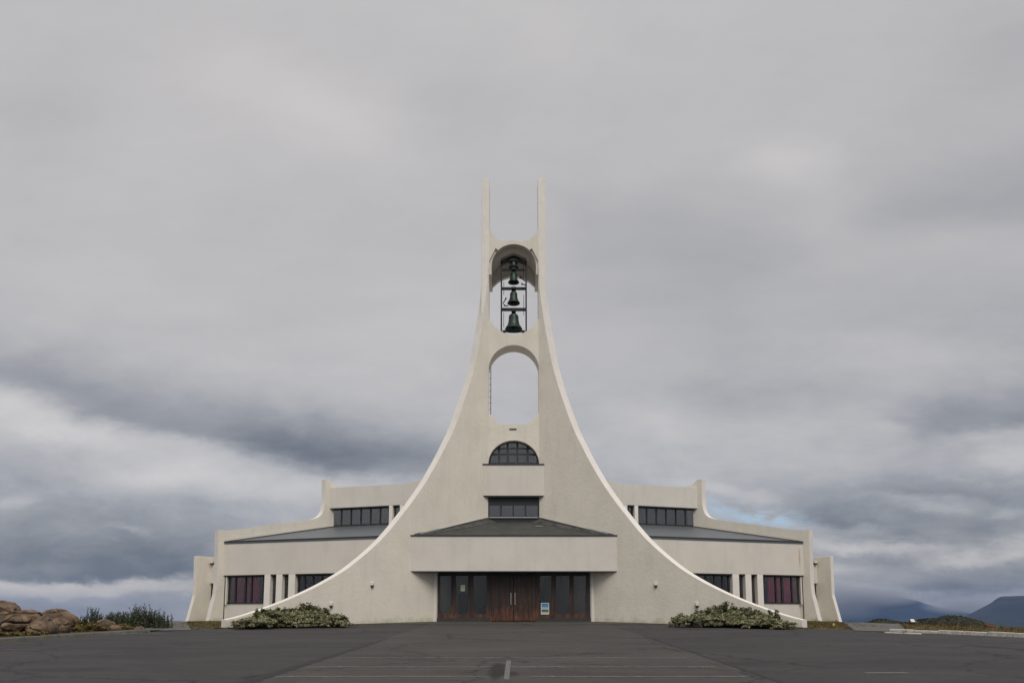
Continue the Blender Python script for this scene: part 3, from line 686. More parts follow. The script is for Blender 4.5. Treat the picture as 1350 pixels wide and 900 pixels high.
p, q = onY(714, 808.5, YD-.02), onY(723, 795, YD-.02)
ps = tag(box('poster', (p.x, YD-.014, p.z), (q.x, YD-.008, q.z), 'poster_print'), 'framed landscape poster with blue sky leaning in the glass right of the door', 'poster')
bm = bmesh.new()
for lo, hi in (((p.x-.03, p.z-.03), (q.x+.03, p.z)), ((p.x-.03, q.z), (q.x+.03, q.z+.03)), ((p.x-.03, p.z), (p.x, q.z)), ((q.x, p.z), (q.x+.03, q.z))): add_box(bm, (lo[0], YD-.02, lo[1]), (hi[0], YD-.004, hi[1]))
link('frame', bm, 'lamp_white', ps)
# wall lamps on the wing walls
for s in SIDES:
    for (u, v) in ((491, 770.5), (437, 797)):
        c = finp(u, v); o = -FN*.10
        bm = bmesh.new(); add_box(bm, (c.x-.07, c.y-.10, c.z-.02), (c.x+.07, c.y+.06, c.z+.10)); add_lathe(bm, (c.x, c.y-.05, c.z-.02), [(.0, -.11), (.05, -.10), (.08, -.03), (.07, 0)], 12)
        if s == -1:
            for v_ in bm.verts: v_.co = mx(v_.co)
        for f in bm.faces: f.material_index = 1 if f.calc_center_median().z < c.z-.025 else 0
        link('wall_lamp', bm, ['lamp_white', 'tar'], church)
# ------------------------------------------------------------------ side wings
BETA = radians(16.6); wd_ = V((cos(BETA), -sin(BETA), 0)); wn_ = V((sin(BETA), cos(BETA), 0))
A1 = onY(294.2, 760, 39.5); A1 = V((A1.x, A1.y, 0))
a1 = radians(45); d1 = V((cos(a1), sin(a1), 0)); n1_ = V((-sin(a1), cos(a1), 0)); T1 = .43
def wp(u, v, off=0.): return onP(u, v, A1+wn_*off, wd_)
UA = onP(434.8, 660, A1, d1); UA = V((UA.x, UA.y, 0)); print('upper tier at', UA)
def up_(u, v, off=0.): return onP(u, v, UA+wn_*off, wd_)
def hit(P, d, Q, e):                              # intersection of two plan lines
    det = d.x*(-e.y)+e.x*d.y; r = Q-P; s_ = (r.x*(-e.y)+e.x*r.y)/det; return P+d*s_
EO = V((E.x, E.y, 0))+FN*(TW*.5)
WE = hit(A1, wd_, EO, fd); WL = (WE-A1).length
zt1, zb1 = wp(396, 711.3).z, wp(365, 756.6).z; zs1 = wp(345, 794.6).z
zt2, zb2 = up_(488, 639.9).z, up_(484, 667.4).z; zs2 = up_(475, 691.0).z
for s in SIDES:
    side = 'left' if s == 1 else 'right'
    def Q(P, d, s0, s1, z0, z1, off=0.): return [P+d*s0+wn_*off+V((0, 0, z0)), P+d*s1+wn_*off+V((0, 0, z0)), P+d*s1+wn_*off+V((0, 0, z1)), P+d*s0+wn_*off+V((0, 0, z1))]
    def slab(name, P, s0, s1, z0, z1, off, th, m, parent, bevel=0): return prism(name, M(Q(P, wd_, s0, s1, z0, z1, off), s), MO(wn_*th, s), m, parent, bevel=bevel)
    fa = slab('fascia', A1, -.05, WL, zb1, zt1, 0, .36, 'smooth_render' if s == 1 else 'stained_render', church, .012) if False else slab('fascia', A1, -.05, WL, zb1, zt1, 0, .36, 'smooth_render', church, .012)
    slab('gutter', A1, -.03, WL-.02, zt1+.003, zt1+.065, -.035, .2, 'dark_trim', fa)
    slab('lower_wall', A1, -.03, WL, .9, zs1, .27, .3, 'smooth_render', church)
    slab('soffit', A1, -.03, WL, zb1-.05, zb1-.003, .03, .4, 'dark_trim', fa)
    def su(u, off=0.): return (wp(u, 770, off)-A1-wn_*off).dot(wd_)
    for (u0, u1) in ((348.3, 355.9), (363.8, 371.6), (380.0, 388.6)):
        slab('pillar', A1, su(u0), su(u1), .9, zb1-.001, .003, .5, 'wall_edge_pale', church, .01)
    def window(P, suf, u0, u1, z0, z1, off, muls, curt, brown=None, sashbar=None):
        wr = slab('window', P, suf(u0, off), suf(u1, off), z0, z1, off+.04, .03, 'dark_trim', church) if False else None
        s0, s1 = suf(u0, off), suf(u1, off); f = .05
        bm = bmesh.new()
        def bar(sa, sb, za, zb_): add_prism(bm, M(Q(P, wd_, sa, sb, za, zb_, off), s), MO(wn_*.09, s))
        bar(s0, s1, z0, z0+f); bar(s0, s1, z1-f, z1); bar(s0, s0+f, z0+f, z1-f); bar(s1-f, s1, z0+f, z1-f)
        ms = [suf(m_, off) for m_ in muls]
        for m_ in ms: bar(m_-.035, m_+.035, z0+f, z1-f)
        fr = link('window', bm, 'window_frame', church)
        ed = [s0]+ms+[s1]
        for e0, e1 in zip(ed, ed[1:]):
            prism('pane', M(Q(P, wd_, e0+.03, e1-.03, z0+.04, z1-.04, off+.04), s), MO(wn_*.01, s), 'mirror_glass' if P is UA else 'window_glass', fr)
        if curt:
            for ci, (c0, c1, cm) in enumerate(curt):
                bm = bmesh.new(); r0 = suf(c0, off+.12); r1 = suf(c1, off+.12); n = 40; pv = None
                for i in range(n+1):
                    t = r0+(r1-r0)*i/n; w_ = .05*sin(i*1.25+ci*2)+.02*sin(i*3.1)
                    c = [bm.verts.new(x) for x in M([P+wd_*t+wn_*(off+.12+w_)+V((0, 0, z0+.02)), P+wd_*t+wn_*(off+.12+w_)+V((0, 0, z1-.02))], s)]
                    if pv: bm.faces.new((pv[0], c[0], c[1], pv[1]))
                    pv = c
                link('curtain', bm, cm, fr, smooth=True)
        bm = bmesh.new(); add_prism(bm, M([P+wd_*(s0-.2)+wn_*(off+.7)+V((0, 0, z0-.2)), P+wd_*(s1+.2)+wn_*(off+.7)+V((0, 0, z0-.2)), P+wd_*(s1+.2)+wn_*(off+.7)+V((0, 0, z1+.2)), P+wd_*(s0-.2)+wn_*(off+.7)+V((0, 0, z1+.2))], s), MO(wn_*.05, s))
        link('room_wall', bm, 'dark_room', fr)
        return fr
    OFF = .22
    window(A1, su, 298.4, 347.6, zs1, zb1-.05, OFF, (310.5, 323.5, 331.5), [(302, 309.5, 'curtain_brown'), (308, 321, 'curtain_red'), (325.5, 332.5, 'curtain_red'), (332.5, 343, 'curtain_red')])
    window(A1, su, 356.4, 363.6, zs1, zb1-.05, OFF, (), [(360, 363, 'curtain_brown')])
    window(A1, su, 372.0, 380.0, zs1, zb1-.05, OFF, (), [(376, 379, 'curtain_grey')])
    window(A1, su, 389.4, 470, zs1, zb1-.05, OFF, (394, 401.5, 412.5, 424, 436, 450), [(395, 398, 'curtain_grey'), (425, 431, 'curtain_grey')])
    # downpipe
    dp = A1+wd_*su(296.6)+wn_*.12
    bm = bmesh.new(); pz = [V((dp.x, dp.y, z)) for z in (zb1-.02, zs1-.05, zs1-.06, 1.75)]; q = M(pz, s)
    add_tube(bm, q[0], q[1], .05); link('downpipe', bm, 'lamp_white', church)
    dp2 = A1+wd_*.06+wn_*.1; q = M([V((dp2.x, dp2.y, z)) for z in (zb1-.02, 1.75)], s); tube('downpipe', q[0], q[1], .025, 'dark_trim', church)
    # upper tier
    UE = hit(UA, wd_, V((XI-.2, 0, 0)), V((0, 1, 0))); UL = (UE-UA).length
    def uu(u, off=0.): return (up_(u, 670, off)-UA-wn_*off).dot(wd_)
    s1_ = uu(536)
    q = [UA+wd_*-.05+V((0, 0, zb2)), UA+wd_*UL+V((0, 0, zb2)), UA+wd_*UL+V((0, 0, zt2+.9)), UA+wd_*(s1_+2.2)+V((0, 0, zt2+.75)), UA+wd_*(s1_+1.3)+V((0, 0, zt2+.38)), UA+wd_*(s1_+.7)+V((0, 0, zt2+.14)), UA+wd_*(s1_+.25)+V((0, 0, zt2+.03)), UA+wd_*s1_+V((0, 0, zt2)), UA+wd_*-.05+V((0, 0, zt2))]
    f2 = prism('upper_fascia', M(q, s), MO(wn_*.36, s), 'smooth_render', church, bevel=.012)
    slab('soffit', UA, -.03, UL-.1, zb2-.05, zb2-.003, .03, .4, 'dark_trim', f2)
    for (u0, u1) in ((512.8, 517.6), (527, 531.8), (541, 546)):
        slab('pillar', UA, uu(u0), uu(u1), zs2-.3, zb2-.001, .003, .45, 'wall_edge_pale', church, .01)
    slab('sill', UA, 0, UL-.1, zs2-.35, zs2, .25, .2, 'concrete', f2)
    window(UA, uu, 437.6, 512.8, zs2, zb2-.05, OFF, (450.2, 462.9, 475.8, 488.6, 501.4), [(438, 450, 'curtain_grey'), (451, 475, 'curtain_grey'), (477, 512, 'curtain_grey')] if s == 1 else [(478, 489, 'curtain_grey'), (492, 512, 'curtain_grey')])
    window(UA, uu, 519.6, 527, zs2, zb2-.05, OFF, (), [(520, 523, 'curtain_grey')])
    window(UA, uu, 533.8, 541, zs2, zb2-.05, OFF, (), [])
    # lean-to roof between the tiers
    r0 = A1-wd_*.02-wn_*.02; g = [r0+V((0, 0, zt1+.02)), WE-wn_*.02+V((0, 0, zt1+.02)), hit(UA+wn_*.3, wd_, EO, fd)+V((0, 0, zs2-.02)), UA+d1*.40-n1_*.01+V((0, 0, zs2-.02))]
    wr = prism('wing_roof', M(g, s), (0, 0, -.10), 'roof_metal', church)
    L0, L1 = g[0], g[3]
    e = n1_*-.02+V((0, 0, .0))
    fl = [L0+e, L1+e, L1+e+V((0, 0, .10)), L0+e+V((0, 0, .16))]
    prism('flashing', M([p_-n1_*.012 for p_ in fl], s), MO(n1_*-.012, s), 'lamp_white', wr)
    prism('gutter', M([L0-n1_*.10+V((0,0,.012)), L1-n1_*.10+V((0,0,.012)), L1-n1_*.06+V((0,0,.012)), L0-n1_*.06+V((0,0,.012))], s), (0, 0, .03), 'dark_trim', wr)
    # radial buttress wall between the wing and its annexe
    O1 = A1+n1_*T1
    SIL = [(269.8, 822.5), (270.4, 819.5), (279.6, 783.5)], [(279.6, 783.5), (281.2, 770), (282.0, 755), (282.6, 730), (283.2, 698.9)], [(283.2, 698.9), (292, 699.4), (302, 699.2), (320, 696.9), (336.7, 694.6), (363, 690.9), (383, 688.7), (400, 686.1), (410, 684), (416.5, 681), (420.4, 676), (422.6, 668.5), (423.7, 657), (424.0, 645), (424.0, 632.8)]
    px = list(SIL[0])+[(p.x, p.y) for p in spline([V((a, b, 0)) for a, b in SIL[1]], 3)][1:]+[(p.x, p.y) for p in spline([V((a, b, 0)) for a, b in SIL[2]], 4)][1:]+[(429.5, 633.2), (433, 636.8), (437.5, 641.2), (443, 642.2)]
    P3 = [onP(u, v, O1, d1) for u, v in px]; P3[0].z = .7
    P3.append(V((P3[-1].x, P3[-1].y, .7)))
    prism('buttress_wall', M(P3, s), MO(-n1_*T1, s), ['rough_plaster', 'wall_edge_pale'], church, edge=True, bevel=.02)
    # outer annexe buttress
    a2 = radians(52); d2 = V((cos(a2), sin(a2), 0)); n2_ = V((-sin(a2), cos(a2), 0)); T2 = .30
    O2 = onY(255.5, 760, 42.3); O2.z = 0
    px = [(243.2, 822), (243.8, 819.2), (253.5, 784.6), (254.2, 770), (255.0, 750), (255.5, 732.9)]
    P3 = [onP(u, v, O2, d2) for u, v in px]; zt3 = P3[-1].z
    back = V((P3[-1].x, P3[-1].y, 0))+d2*6
    P3[0].z = .7; P3 += [V((back.x, back.y, zt3)), V((back.x, back.y, .7))]
    prism('buttress_wall', M(P3, s), MO(-n2_*T2, s), ['rough_plaster', 'wall_edge_pale'], church, edge=True, bevel=.02)
    I2 = O2-n2_*T2
    C = onP(277.2, 750, I2, d2); C.z = 0; wz = lambda v: onY(279, v, C.y).z
    e2 = V((cos(radians(25)), -sin(radians(25)), 0)); nn2 = V((sin(radians(25)), cos(radians(25)), 0))
    def q2(z0, z1, off=0.): return [C-e2*.1+nn2*off+V((0,0,z0)), C+e2*1.4+nn2*off+V((0,0,z0)), C+e2*1.4+nn2*off+V((0,0,z1)), C-e2*.1+nn2*off+V((0,0,z1))]
    af = prism('annexe_fascia', M(q2(wz(768.5), wz(743.5)), s), MO(nn2*.3, s), 'smooth_render', church)
    prism('coping', M(q2(wz(743.3), wz(741.5), -.03), s), MO(nn2*.35, s), 'dark_trim', af)
    aw2 = prism('window', M(q2(wz(792), wz(768.7), .12), s), MO(nn2*.08, s), 'window_frame', church)
    prism('pane', M(q2(wz(790), wz(770), .10), s), MO(nn2*.01, s), 'window_glass', aw2)
    prism('lower_wall', M(q2(.8, wz(792.2), .05), s), MO(nn2*.3, s), 'smooth_render', church)
    c = C+e2*.15-nn2*.05+V((0, 0, wz(744))); q = M([c], s)[0]
    box('wall_lamp', (q.x-.09, q.y-.1, q.z+.08), (q.x+.09, q.y+.05, q.z+.2), 'lamp_white', church)
    box('lamp_bracket', (q.x-.07, q.y-.08, q.z), (q.x+.09, q.y+.05, q.z+.078), 'dark_trim', church)
    # body of the building behind
    bx0, bx1 = sorted(((-17.0, -9.0) if s == 1 else (2*XC+9.0, 2*XC+17.0)))
    box('annexe_block', (bx0, 44.8, .8), (bx1, 56, 4.9), 'smooth_render', church)
box('nave_block', (-8.8, 46.5, .8), (2*XC+8.8, 60, 8.3), 'smooth_render', church)
def rust():
    m = MATS['smooth_render']; t = NT(m.node_tree); b = t.n['Principled BSDF']; old = b.inputs['Base Color'].links[0].from_socket
    pos = t.new('ShaderNodeNewGeometry').outputs['Position']
    p = mx(wp(300.5, 735)); wv = t.new('ShaderNodeVectorMath', operation='MULTIPLY_ADD'); t.l.new(t.noise(pos, 4, 4, .6, out=1), wv.inputs[0]); wv.inputs[1].default_value = (.05, 0, .3); t.l.new(pos, wv.inputs[2])
    q = t.new('ShaderNodeMapping'); q.vector_type = 'TEXTURE'; t.l.new(wv.outputs[0], q.inputs[0]); q.inputs[1].default_value = (p.x+.025, p.y, p.z+.15); q.inputs[3].default_value = (.07, 1.0, .75)
    ln = t.new('ShaderNodeVectorMath', operation='LENGTH'); t.l.new(q.outputs[0], ln.inputs[0])
    t.put(b.inputs['Base Color'], t.mix(t.mr(ln.outputs['Value'], .2, 1.0, .75, 0, True), old, (.50, .28, .12, 1)))
rust()
# ------------------------------------------------------------------ bells and their frame
YBL = YI+.62
fr = empty('bell_rack', (XC, YBL, onY(677, 438, YBL).z), label='dark iron frame of posts and crossbars that carries the tower bells', cat='bell rack')
def bx(u): return onY(u, 400, YBL).x
def bz(v): return onY(677, v, YBL).z
for u in (661.0, 693.6):
    for dy in (-.07, .07):
        box('post', (bx(u)-.04, YBL+dy-.03, bz(438.5)-.1), (bx(u)+.04, YBL+dy+.03, bz(347)), 'iron_frame', fr)
box('hub', (bx(671), YBL-.2, bz(345.5)), (bx(683.5), YBL+.25, bz(338.5)), 'iron_frame', fr)
for v, hv in ((355.6, .035), (380.5, .055), (408, .065)):
    box('crossbar', (bx(661)+.03, YBL-.08, bz(v)-hv), (bx(693.6)-.03, YBL+.08, bz(v)+hv), 'iron_frame', fr)
for i in range(10):
    t0, t1 = -1+i/5, -1+(i+1)/5
    add = (onY(677.3, 337.5, YBL).z, onY(677.3, 344.5, YBL).z)
    bm = bmesh.new(); f_ = lambda t: add[0]+(add[1]-add[0])*abs(t)**1.3
    add_prism(bm, [(XC+.72*t0, YBL-.32, f_(t0)-.13), (XC+.72*t1, YBL-.32, f_(t1)-.13), (XC+.72*t1, YBL-.32, f_(t1)), (XC+.72*t0, YBL-.32, f_(t0))], (0, .64, 0)); link('roof_beam', bm, 'iron_frame', fr)
bm = bmesh.new()
for i in range(12):
    t0, t1 = -1+i/6, -1+(i+1)/6
    p_, q_ = V((XC+.50*t0, YBL-.1, bz(436.5)-.02-.06*(1-t0*t0)+.0)), V((XC+.50*t1, YBL-.1, bz(436.5)-.02-.06*(1-t1*t1)))
    add_tube(bm, p_, q_, .06, 6)
link('base_beam', bm, 'iron_frame', fr)
for uu_ in (664.5, 690.0): box('base_plate', (bx(uu_)-.08, YBL-.2, bz(438)-.06), (bx(uu_)+.08, YBL+.1, bz(437)), 'iron_frame', fr)
for u, v0, v1 in ((664.2, 375, 392), (664.2, 415, 434), (690.4, 392, 419), (690.0, 346, 372)):
    tube('rod', (bx(u), YBL-.3, bz(v0)), (bx(u), YBL-.3, bz(v1)), .014, 'iron_frame', fr, 6)
for (u0, v0, u1, v1) in ((686, 368, 692, 373), (688, 377, 693, 378.5), (667, 396, 663, 403), (665, 405, 670, 406)):
    bm = bmesh.new(); add_tube(bm, (bx(u0), YBL-.25, bz(v0)), (bx(u1), YBL-.25, bz(v1)), .03, 6)
    add_lathe(bm, (bx(u0), YBL-.25, bz(v0)), [(0, -.06), (.045, -.03), (.045, .03), (0, .06)], 8); link('hammer', bm, 'iron_frame', fr)
BELL = [(0, 1.0), (.17, 1.0), (.26, .975), (.315, .92), (.335, .84), (.345, .70), (.36, .55), (.39, .40), (.44, .27), (.51, .14), (.60, .035), (.60, 0), (.55, .0), (.50, .06), (.40, .18), (.33, .35), (.30, .6), (.27, .85), (0, .9)]
BL = [('smallest dark bell at the top of the frame under the vault', 343.5, 353.2, 13.0), ('second bell from the top, hanging against the arch rim', 359.5, 372.6, 14.8), ('third bell from the top, green bronze between two crossbars', 385.0, 400.0, 16.8), ('largest green bronze bell hanging lowest in the tower', 414.6, 434.0, 22.8)]
for lb_, v0, v1, wpx in BL:
    z0, z1 = bz(v1), bz(v0); h = z1-z0; wdt = (onY(677+wpx/2, v1, YBL).x-onY(677-wpx/2, v1, YBL).x)/2
    r = empty('bell', (XC, YBL, z0), label=lb_, cat='bell', group='bronze bells in the tower')
    bm = bmesh.new(); add_lathe(bm, (XC, YBL, z0), [(a*wdt/.6, b*h) for a, b in BELL], 28)
    for zz in (.14, .80): add_lathe(bm, (XC, YBL, z0+zz*h), [(wdt*(.84 if zz < .5 else .56), -.01*h), (wdt*(.87 if zz < .5 else .59), .01*h), (wdt*(.80 if zz < .5 else .56), .03*h)], 28)
    link('bell_body', bm, 'bell_bronze', r, smooth=True)
    bm = bmesh.new(); add_tube(bm, (XC, YBL, z0+h*.85), (XC, YBL, z0+h*.1), .015, 6); add_lathe(bm, (XC, YBL, z0-.02*h), [(0, -.07*h), (.06, -.05*h), (.07, .02*h), (0, .08*h)], 10); link('clapper', bm, 'iron_frame', r)
    if v0 < 350: continue
    bm = bmesh.new()
    add_box(bm, (XC-.06, YBL-.05, z1-.01), (XC-.025, YBL+.05, z1+.10)); add_box(bm, (XC+.025, YBL-.05, z1-.01), (XC+.06, YBL+.05, z1+.10)); add_box(bm, (XC-.12, YBL-.25, z1+.10), (XC+.12, YBL+.25, z1+.2)); link('headstock', bm, 'iron_frame', r)
# ------------------------------------------------------------------ vegetation helpers
def add_leaf(vs, fs, c, nrm, l, wd, up=None):
    t = nrm.cross(V((random.uniform(-1, 1), random.uniform(-1, 1), random.uniform(-1, 1)))).normalized() if up is None else up
    b = nrm.cross(t).normalized(); k = len(vs)
    vs += [c-t*l*.5, c+b*wd*.5, c+t*l*.5+nrm*l*.12, c-b*wd*.5]; fs.append((k, k+1, k+2, k+3))
def mesh_from(name, vs, fs):
    me = bpy.data.meshes.new(name); me.from_pydata([tuple(v) for v in vs], [], fs); me.update(); return me
def rdir():
    z = random.uniform(-1, 1); a = random.uniform(0, 2*pi); r = sqrt(1-z*z); return V((r*cos(a), r*sin(a), z))
def leafy_shrub(name, label, clumps, m, leaf, count, group=None, cat='shrub', stems=True):
    """clumps: (x, y, z centre, rx, ry, rz)"""
    cx = sum(c[0] for c in clumps)/len(clumps); cy = sum(c[1] for c in clumps)/len(clumps)
    root = empty(name, (cx, cy, zg(cx, cy)), label=label, cat=cat, group=group)
    vs, fs = [], []; wts = [c[3]*c[5]+c[3]*c[4] for c in clumps]; tot = sum(wts)
    for c, wt in zip(clumps, wts):
        n = int(count*wt/tot); sub = [(rdir(), random.uniform(.74, 1.2)) for _ in range(max(8, n//60))]
        for _ in range(n):
            d, rr = random.choice(sub); d = (d+rdir()*.16).normalized()
            if d.z < -.35: d.z = -d.z*.5
            d.normalize()
            k = rr*(random.random()**.22)*random.uniform(.9, 1.04)
            p = V((c[0]+d.x*c[3]*k, c[1]+d.y*c[4]*k, c[2]+d.z*c[5]*k))
            if p.z < zg(p.x, p.y)+.02: continue
            nr = (d+rdir()*.8+V((0, 0, .35))).normalized(); s = leaf*random.uniform(.6, 1.4)
            add_leaf(vs, fs, p, nr, s, s*.55)
    link('foliage', mesh_from('foliage', vs, fs), m, root)
    if stems:
        bm = bmesh.new()
        for c in clumps:
            for _ in range(6):
                d = rdir(); d.z = abs(d.z); g0 = gp(c[0]+random.uniform(-.3, .3)*c[3], c[1], -.03)
                add_tube(bm, g0, (c[0]+d.x*c[3]*.8, c[1]+d.y*c[4]*.8, c[2]+d.z*c[5]*.85), .018, 5, .006)
        link('stem', bm, 'twig', root)
    return root
# grass tufts along the verges (one uncountable mass)
def tufts(name, pts, hgt, m='grass_blade', blades=7):
    vs, fs = [], []
    for p in pts:
        for _ in range(blades):
            a = random.uniform(0, 2*pi); h = hgt*random.uniform(.5, 1.3); b = V((p[0]+random.gauss(0, .05), p[1]+random.gauss(0, .05), 0)); b.z = zg(b.x, b.y)-.01
            d = V((cos(a), sin(a), 0)); sd_ = V((-sin(a), cos(a), 0))*.012; k = len(vs)
            vs += [b-sd_, b+sd_, b+d*h*.2+V((0, 0, h*.6))+sd_*.7, b+d*h*.5+V((0, 0, h))]; fs.append((k, k+1, k+2, k+3))
    return tag(link(name, mesh_from(name, vs, fs), m), kind='stuff')
def clump(u, vt, ru, Y, ry=None, vb=None):
    """ellipsoid whose top is at pixel (u, vt) at depth Y and half width ru px, base on the ground"""
    t = onY(u, vt, Y); k = Y/F; zb = zg(t.x, t.y); h = t.z-zb
    return (t.x, Y, zb+h*.35, ru*k, (ry if ry else ru*k*.7), h*.65)
def front_of(u, d=0.9):                          # depth just in front of the main wall at pixel column u
    uu_ = u if u < 677 else 1354.6-u
    return finp(uu_, 800).y-d
LS = [(325, 816, 15), (340, 811, 17), (360, 808, 20), (382, 806, 22), (404, 804.5, 22), (424, 806, 20), (441, 811, 16), (453, 818, 10), (390, 813, 22), (350, 815, 18), (424, 814, 20)]
leafy_shrub('silver_shrub', 'wide silvery green low shrub in front of the left curved wall', [clump(u, v-1.5, r*1.25, min(front_of(u, .8+.3*(i >= 8)), 31.6)-.1, .7) for i, (u, v, r) in enumerate(LS)], 'silver_leaf', .085, 26000)
LO = [(343, 801, 9), (352, 803, 14), (364, 802, 16), (377, 800, 16), (390, 797, 17), (404, 795, 17), (416, 797, 14), (427, 803, 11)]
leafy_shrub('olive_shrub', 'dark olive green bush rising behind the silvery shrub by the left wall', [clump(u, v-1, r*1.2, min(front_of(u, .35), 32.3), .3) for u, v, r in LO], 'olive_leaf', .085, 13000)
RS = [(893, 815, 10), (908, 808.5, 15), (930, 807, 20), (952, 806, 22), (975, 807, 22), (998, 809, 20), (1015, 813, 17), (1032, 818, 14), (940, 814, 20), (985, 815, 22)]
leafy_shrub('silver_shrub', 'low grey green shrub spreading in front of the right curved wall', [clump(u, v-1.5, r*1.25, min(front_of(u, .8+.3*(i >= 8)), 31.6)-.1, .7) for i, (u, v, r) in enumerate(RS)], 'silver_leaf', .085, 24000)
RO = [(919, 804, 11), (932, 801, 14), (945, 798, 15), (957, 795.5, 14), (970, 801, 14), (984, 798.5, 14), (996, 803, 12), (1008, 807, 11), (1019, 805, 8), (965, 806, 24), (995, 810, 16), (935, 807, 18)]
leafy_shrub('olive_shrub', 'dark green bush with upright tips against the right curved wall', [clump(u, v-1, r*1.2, min(front_of(u, .45), 32.2), .4) for u, v, r in RO], 'olive_leaf', .085, 20000)
for s in SIDES:                                 # soil beds under the shrubs
    A_ = finp(462, 820); B_ = finp(312, 820); nrm = -FN
    c = [V((A_.x, A_.y, 0))-nrm*.2, V((B_.x, B_.y, 0))-nrm*.2, V((B_.x, B_.y, 0))+nrm*1.0, V((A_.x, A_.y, 0))+nrm*.9]
    quad_sheet('planting_bed', M(c, s), 'soil', .028, 12)
    bm_pts = [c[3].lerp(c[2], random.random())+nrm*random.uniform(-.25, .12) for _ in range(500)]
    tufts('bed_weeds', [tuple(q)[:2] for q in M(bm_pts, s)], .05, blades=3)
# left verge: willow scrub with upright shoots
def willow(label, u0, u1, Y, tips, group='dark willow bushes by the left path'):
    a, b = onY(u0, 820, Y), onY(u1, 820, Y); cx = (a.x+b.x)/2
    root = empty('willow_bush', (cx, Y, zg(cx, Y)), label=label, cat='bush', group=group); vs, fs = [], []; bm = bmesh.new()
    for (u, v, n) in tips:
        for _ in range(int(n*2.2)):
            uu_ = u+random.gauss(0, 4.6); y_ = Y+random.gauss(0, .35); t = onY(uu_, v+abs(random.gauss(0, 5.5)), y_); g0 = gp(t.x+random.gauss(0, .12), y_+random.gauss(0, .1), -.02)
            if t.z < g0.z+.15: continue
            add_tube(bm, g0, t, .010, 4, .003); L_ = (t-g0).length; d = (t-g0).normalized()
            for k in range(int(L_/.028)):
                f = (k+random.random())*.028/L_
                if f < .08: continue
                p = g0.lerp(t, min(f, 1)); o = rdir(); o.z = abs(o.z)*.5+.3; o.normalize(); ln = random.uniform(.05, .10)*(1.15-.4*f)
                nn = o.cross(rdir()).normalized(); kk = len(vs); sd_ = o.cross(nn).normalized()*ln*.28
                vs += [p, p+o*ln*.5+sd_, p+o*ln, p+o*ln*.5-sd_]; fs.append((kk, kk+1, kk+2, kk+3))
    link('foliage', mesh_from('foliage', vs, fs), 'willow_leaf', root); link('stem', bm, 'twig', root)
willow('dark willow bush with two tall thin tips behind the yellow scrub', 112, 136, 31.5, [(122, 799, 7), (127, 802, 6), (117, 809, 9), (132, 809, 10), (110, 812, 6)])
willow('rounded low willow bush in the middle of the scrub row', 136, 168, 31.8, [(142, 809, 11), (150, 806, 14), (157, 805, 12), (163, 805, 12), (168, 807, 9)])
willow('tallest willow bush of the row, with one high shoot', 168, 205, 31.2, [(174, 806, 12), (181, 799, 11), (187, 795.5, 9), (193, 804, 14), (200, 805, 13), (186, 806, 18), (178, 812, 14), (196, 814, 14)])
willow('willow bush at the right end of the row beside the gravel path', 203, 222, 30.8, [(207, 801, 7), (212, 808, 10), (218, 809, 8), (205, 812, 12), (214, 816, 10)])
YS = [('yellow brown scrub heaped against the large boulders', [(88, 818, 10), (98, 815, 11), (110, 816, 12), (122, 819, 12), (104, 822, 16)], 28.6), ('small yellow scrub between the middle rocks', [(128, 822, 8), (137, 824, 8), (146, 826, 7)], 29.2), ('yellow scrub patch right of the pale rock', [(155, 821, 7), (163, 822, 8), (171, 825, 6)], 30.0), ('short yellowed weeds at the foot of the leftmost boulder', [(5, 831, 9), (18, 832, 9), (32, 832, 9), (45, 831, 9), (55, 831, 8)], 25.6)]
for lb_, cl, Y in YS:
    leafy_shrub('yellow_scrub', lb_, [clump(u, v, r, Y, .35) for u, v, r in cl], 'yellow_leaf', .055, 4200, group='yellow scrub around the rocks', stems=False)
# rocks
def rock(label, u0, u1, vt, vb, Y, depth=None, seed=0, flat=.55, tilt=0., sub=6, crag=1.):
    V1 = 1.25
    a, b = onY(u0, (vt+vb)/2, Y), onY(u1, (vt+vb)/2, Y); zt_, zb_ = onY((u0+u1)/2, vt, Y).z, onY((u0+u1)/2, vb, Y).z
    rx = (b.x-a.x)/2; rz = (zt_-zb_)*.62; cx = (a.x+b.x)/2; cz = zt_-rz; ry = depth/2 if depth else rx*.8
    root_loc = V((cx, Y, zb_))
    bm = bmesh.new(); bmesh.ops.create_icosphere(bm, subdivisions=sub, radius=1.); rnd = random.Random(seed)
    planes = [(V((rnd.uniform(-1, 1), rnd.uniform(-1, 1), rnd.uniform(-.3, 1))).normalized(), rnd.uniform(.74, .95)) for _ in range(9)]
    for v_ in bm.verts:
        p = v_.co.copy()
        for n_, d_ in planes:
            e_ = p.dot(n_)-d_
            if e_ > 0: p -= n_*e_*.85
        m_ = V((p.x*rx, p.y*ry, p.z*rz)); wob = m_+noise.noise_vector(m_*1.7)*.22
        nz = noise.fractal(m_*1.5+V((seed, seed*2, 0)), .9, 2., 6); vz = noise.voronoi(wob*V1+V((seed, 0, seed)))[0]; cr = (vz[1]-vz[0])
        cell = noise.cell(noise.voronoi(wob*V1+V((seed, 0, seed)))[1][0]*7.3)
        p *= 1+.12*nz*crag+.07*crag*cell-.17*crag*max(0, .10-cr)/.10
        q = V((p.x*rx, p.y*ry, p.z*rz)); q.z += q.x*tilt
        v_.co = q+V((cx, Y, cz))
    o = link('boulder', bm, 'lichen_rock', smooth=True); me = o.data; me.transform(__import__('mathutils').Matrix.Translation(-root_loc)); o.location = root_loc
    tag(o, label, 'boulder', 'granite boulders on the left verge')
rock('tall dark boulder cut by the left edge of the view', -45, 24.5, 789.5, 822, 28.5, 3, 11, crag=1.3)
rock('long sloping pinkish slab at the far left front', -25, 60, 805.5, 840, 27.0, 3, 12, tilt=.16, crag=1.2)
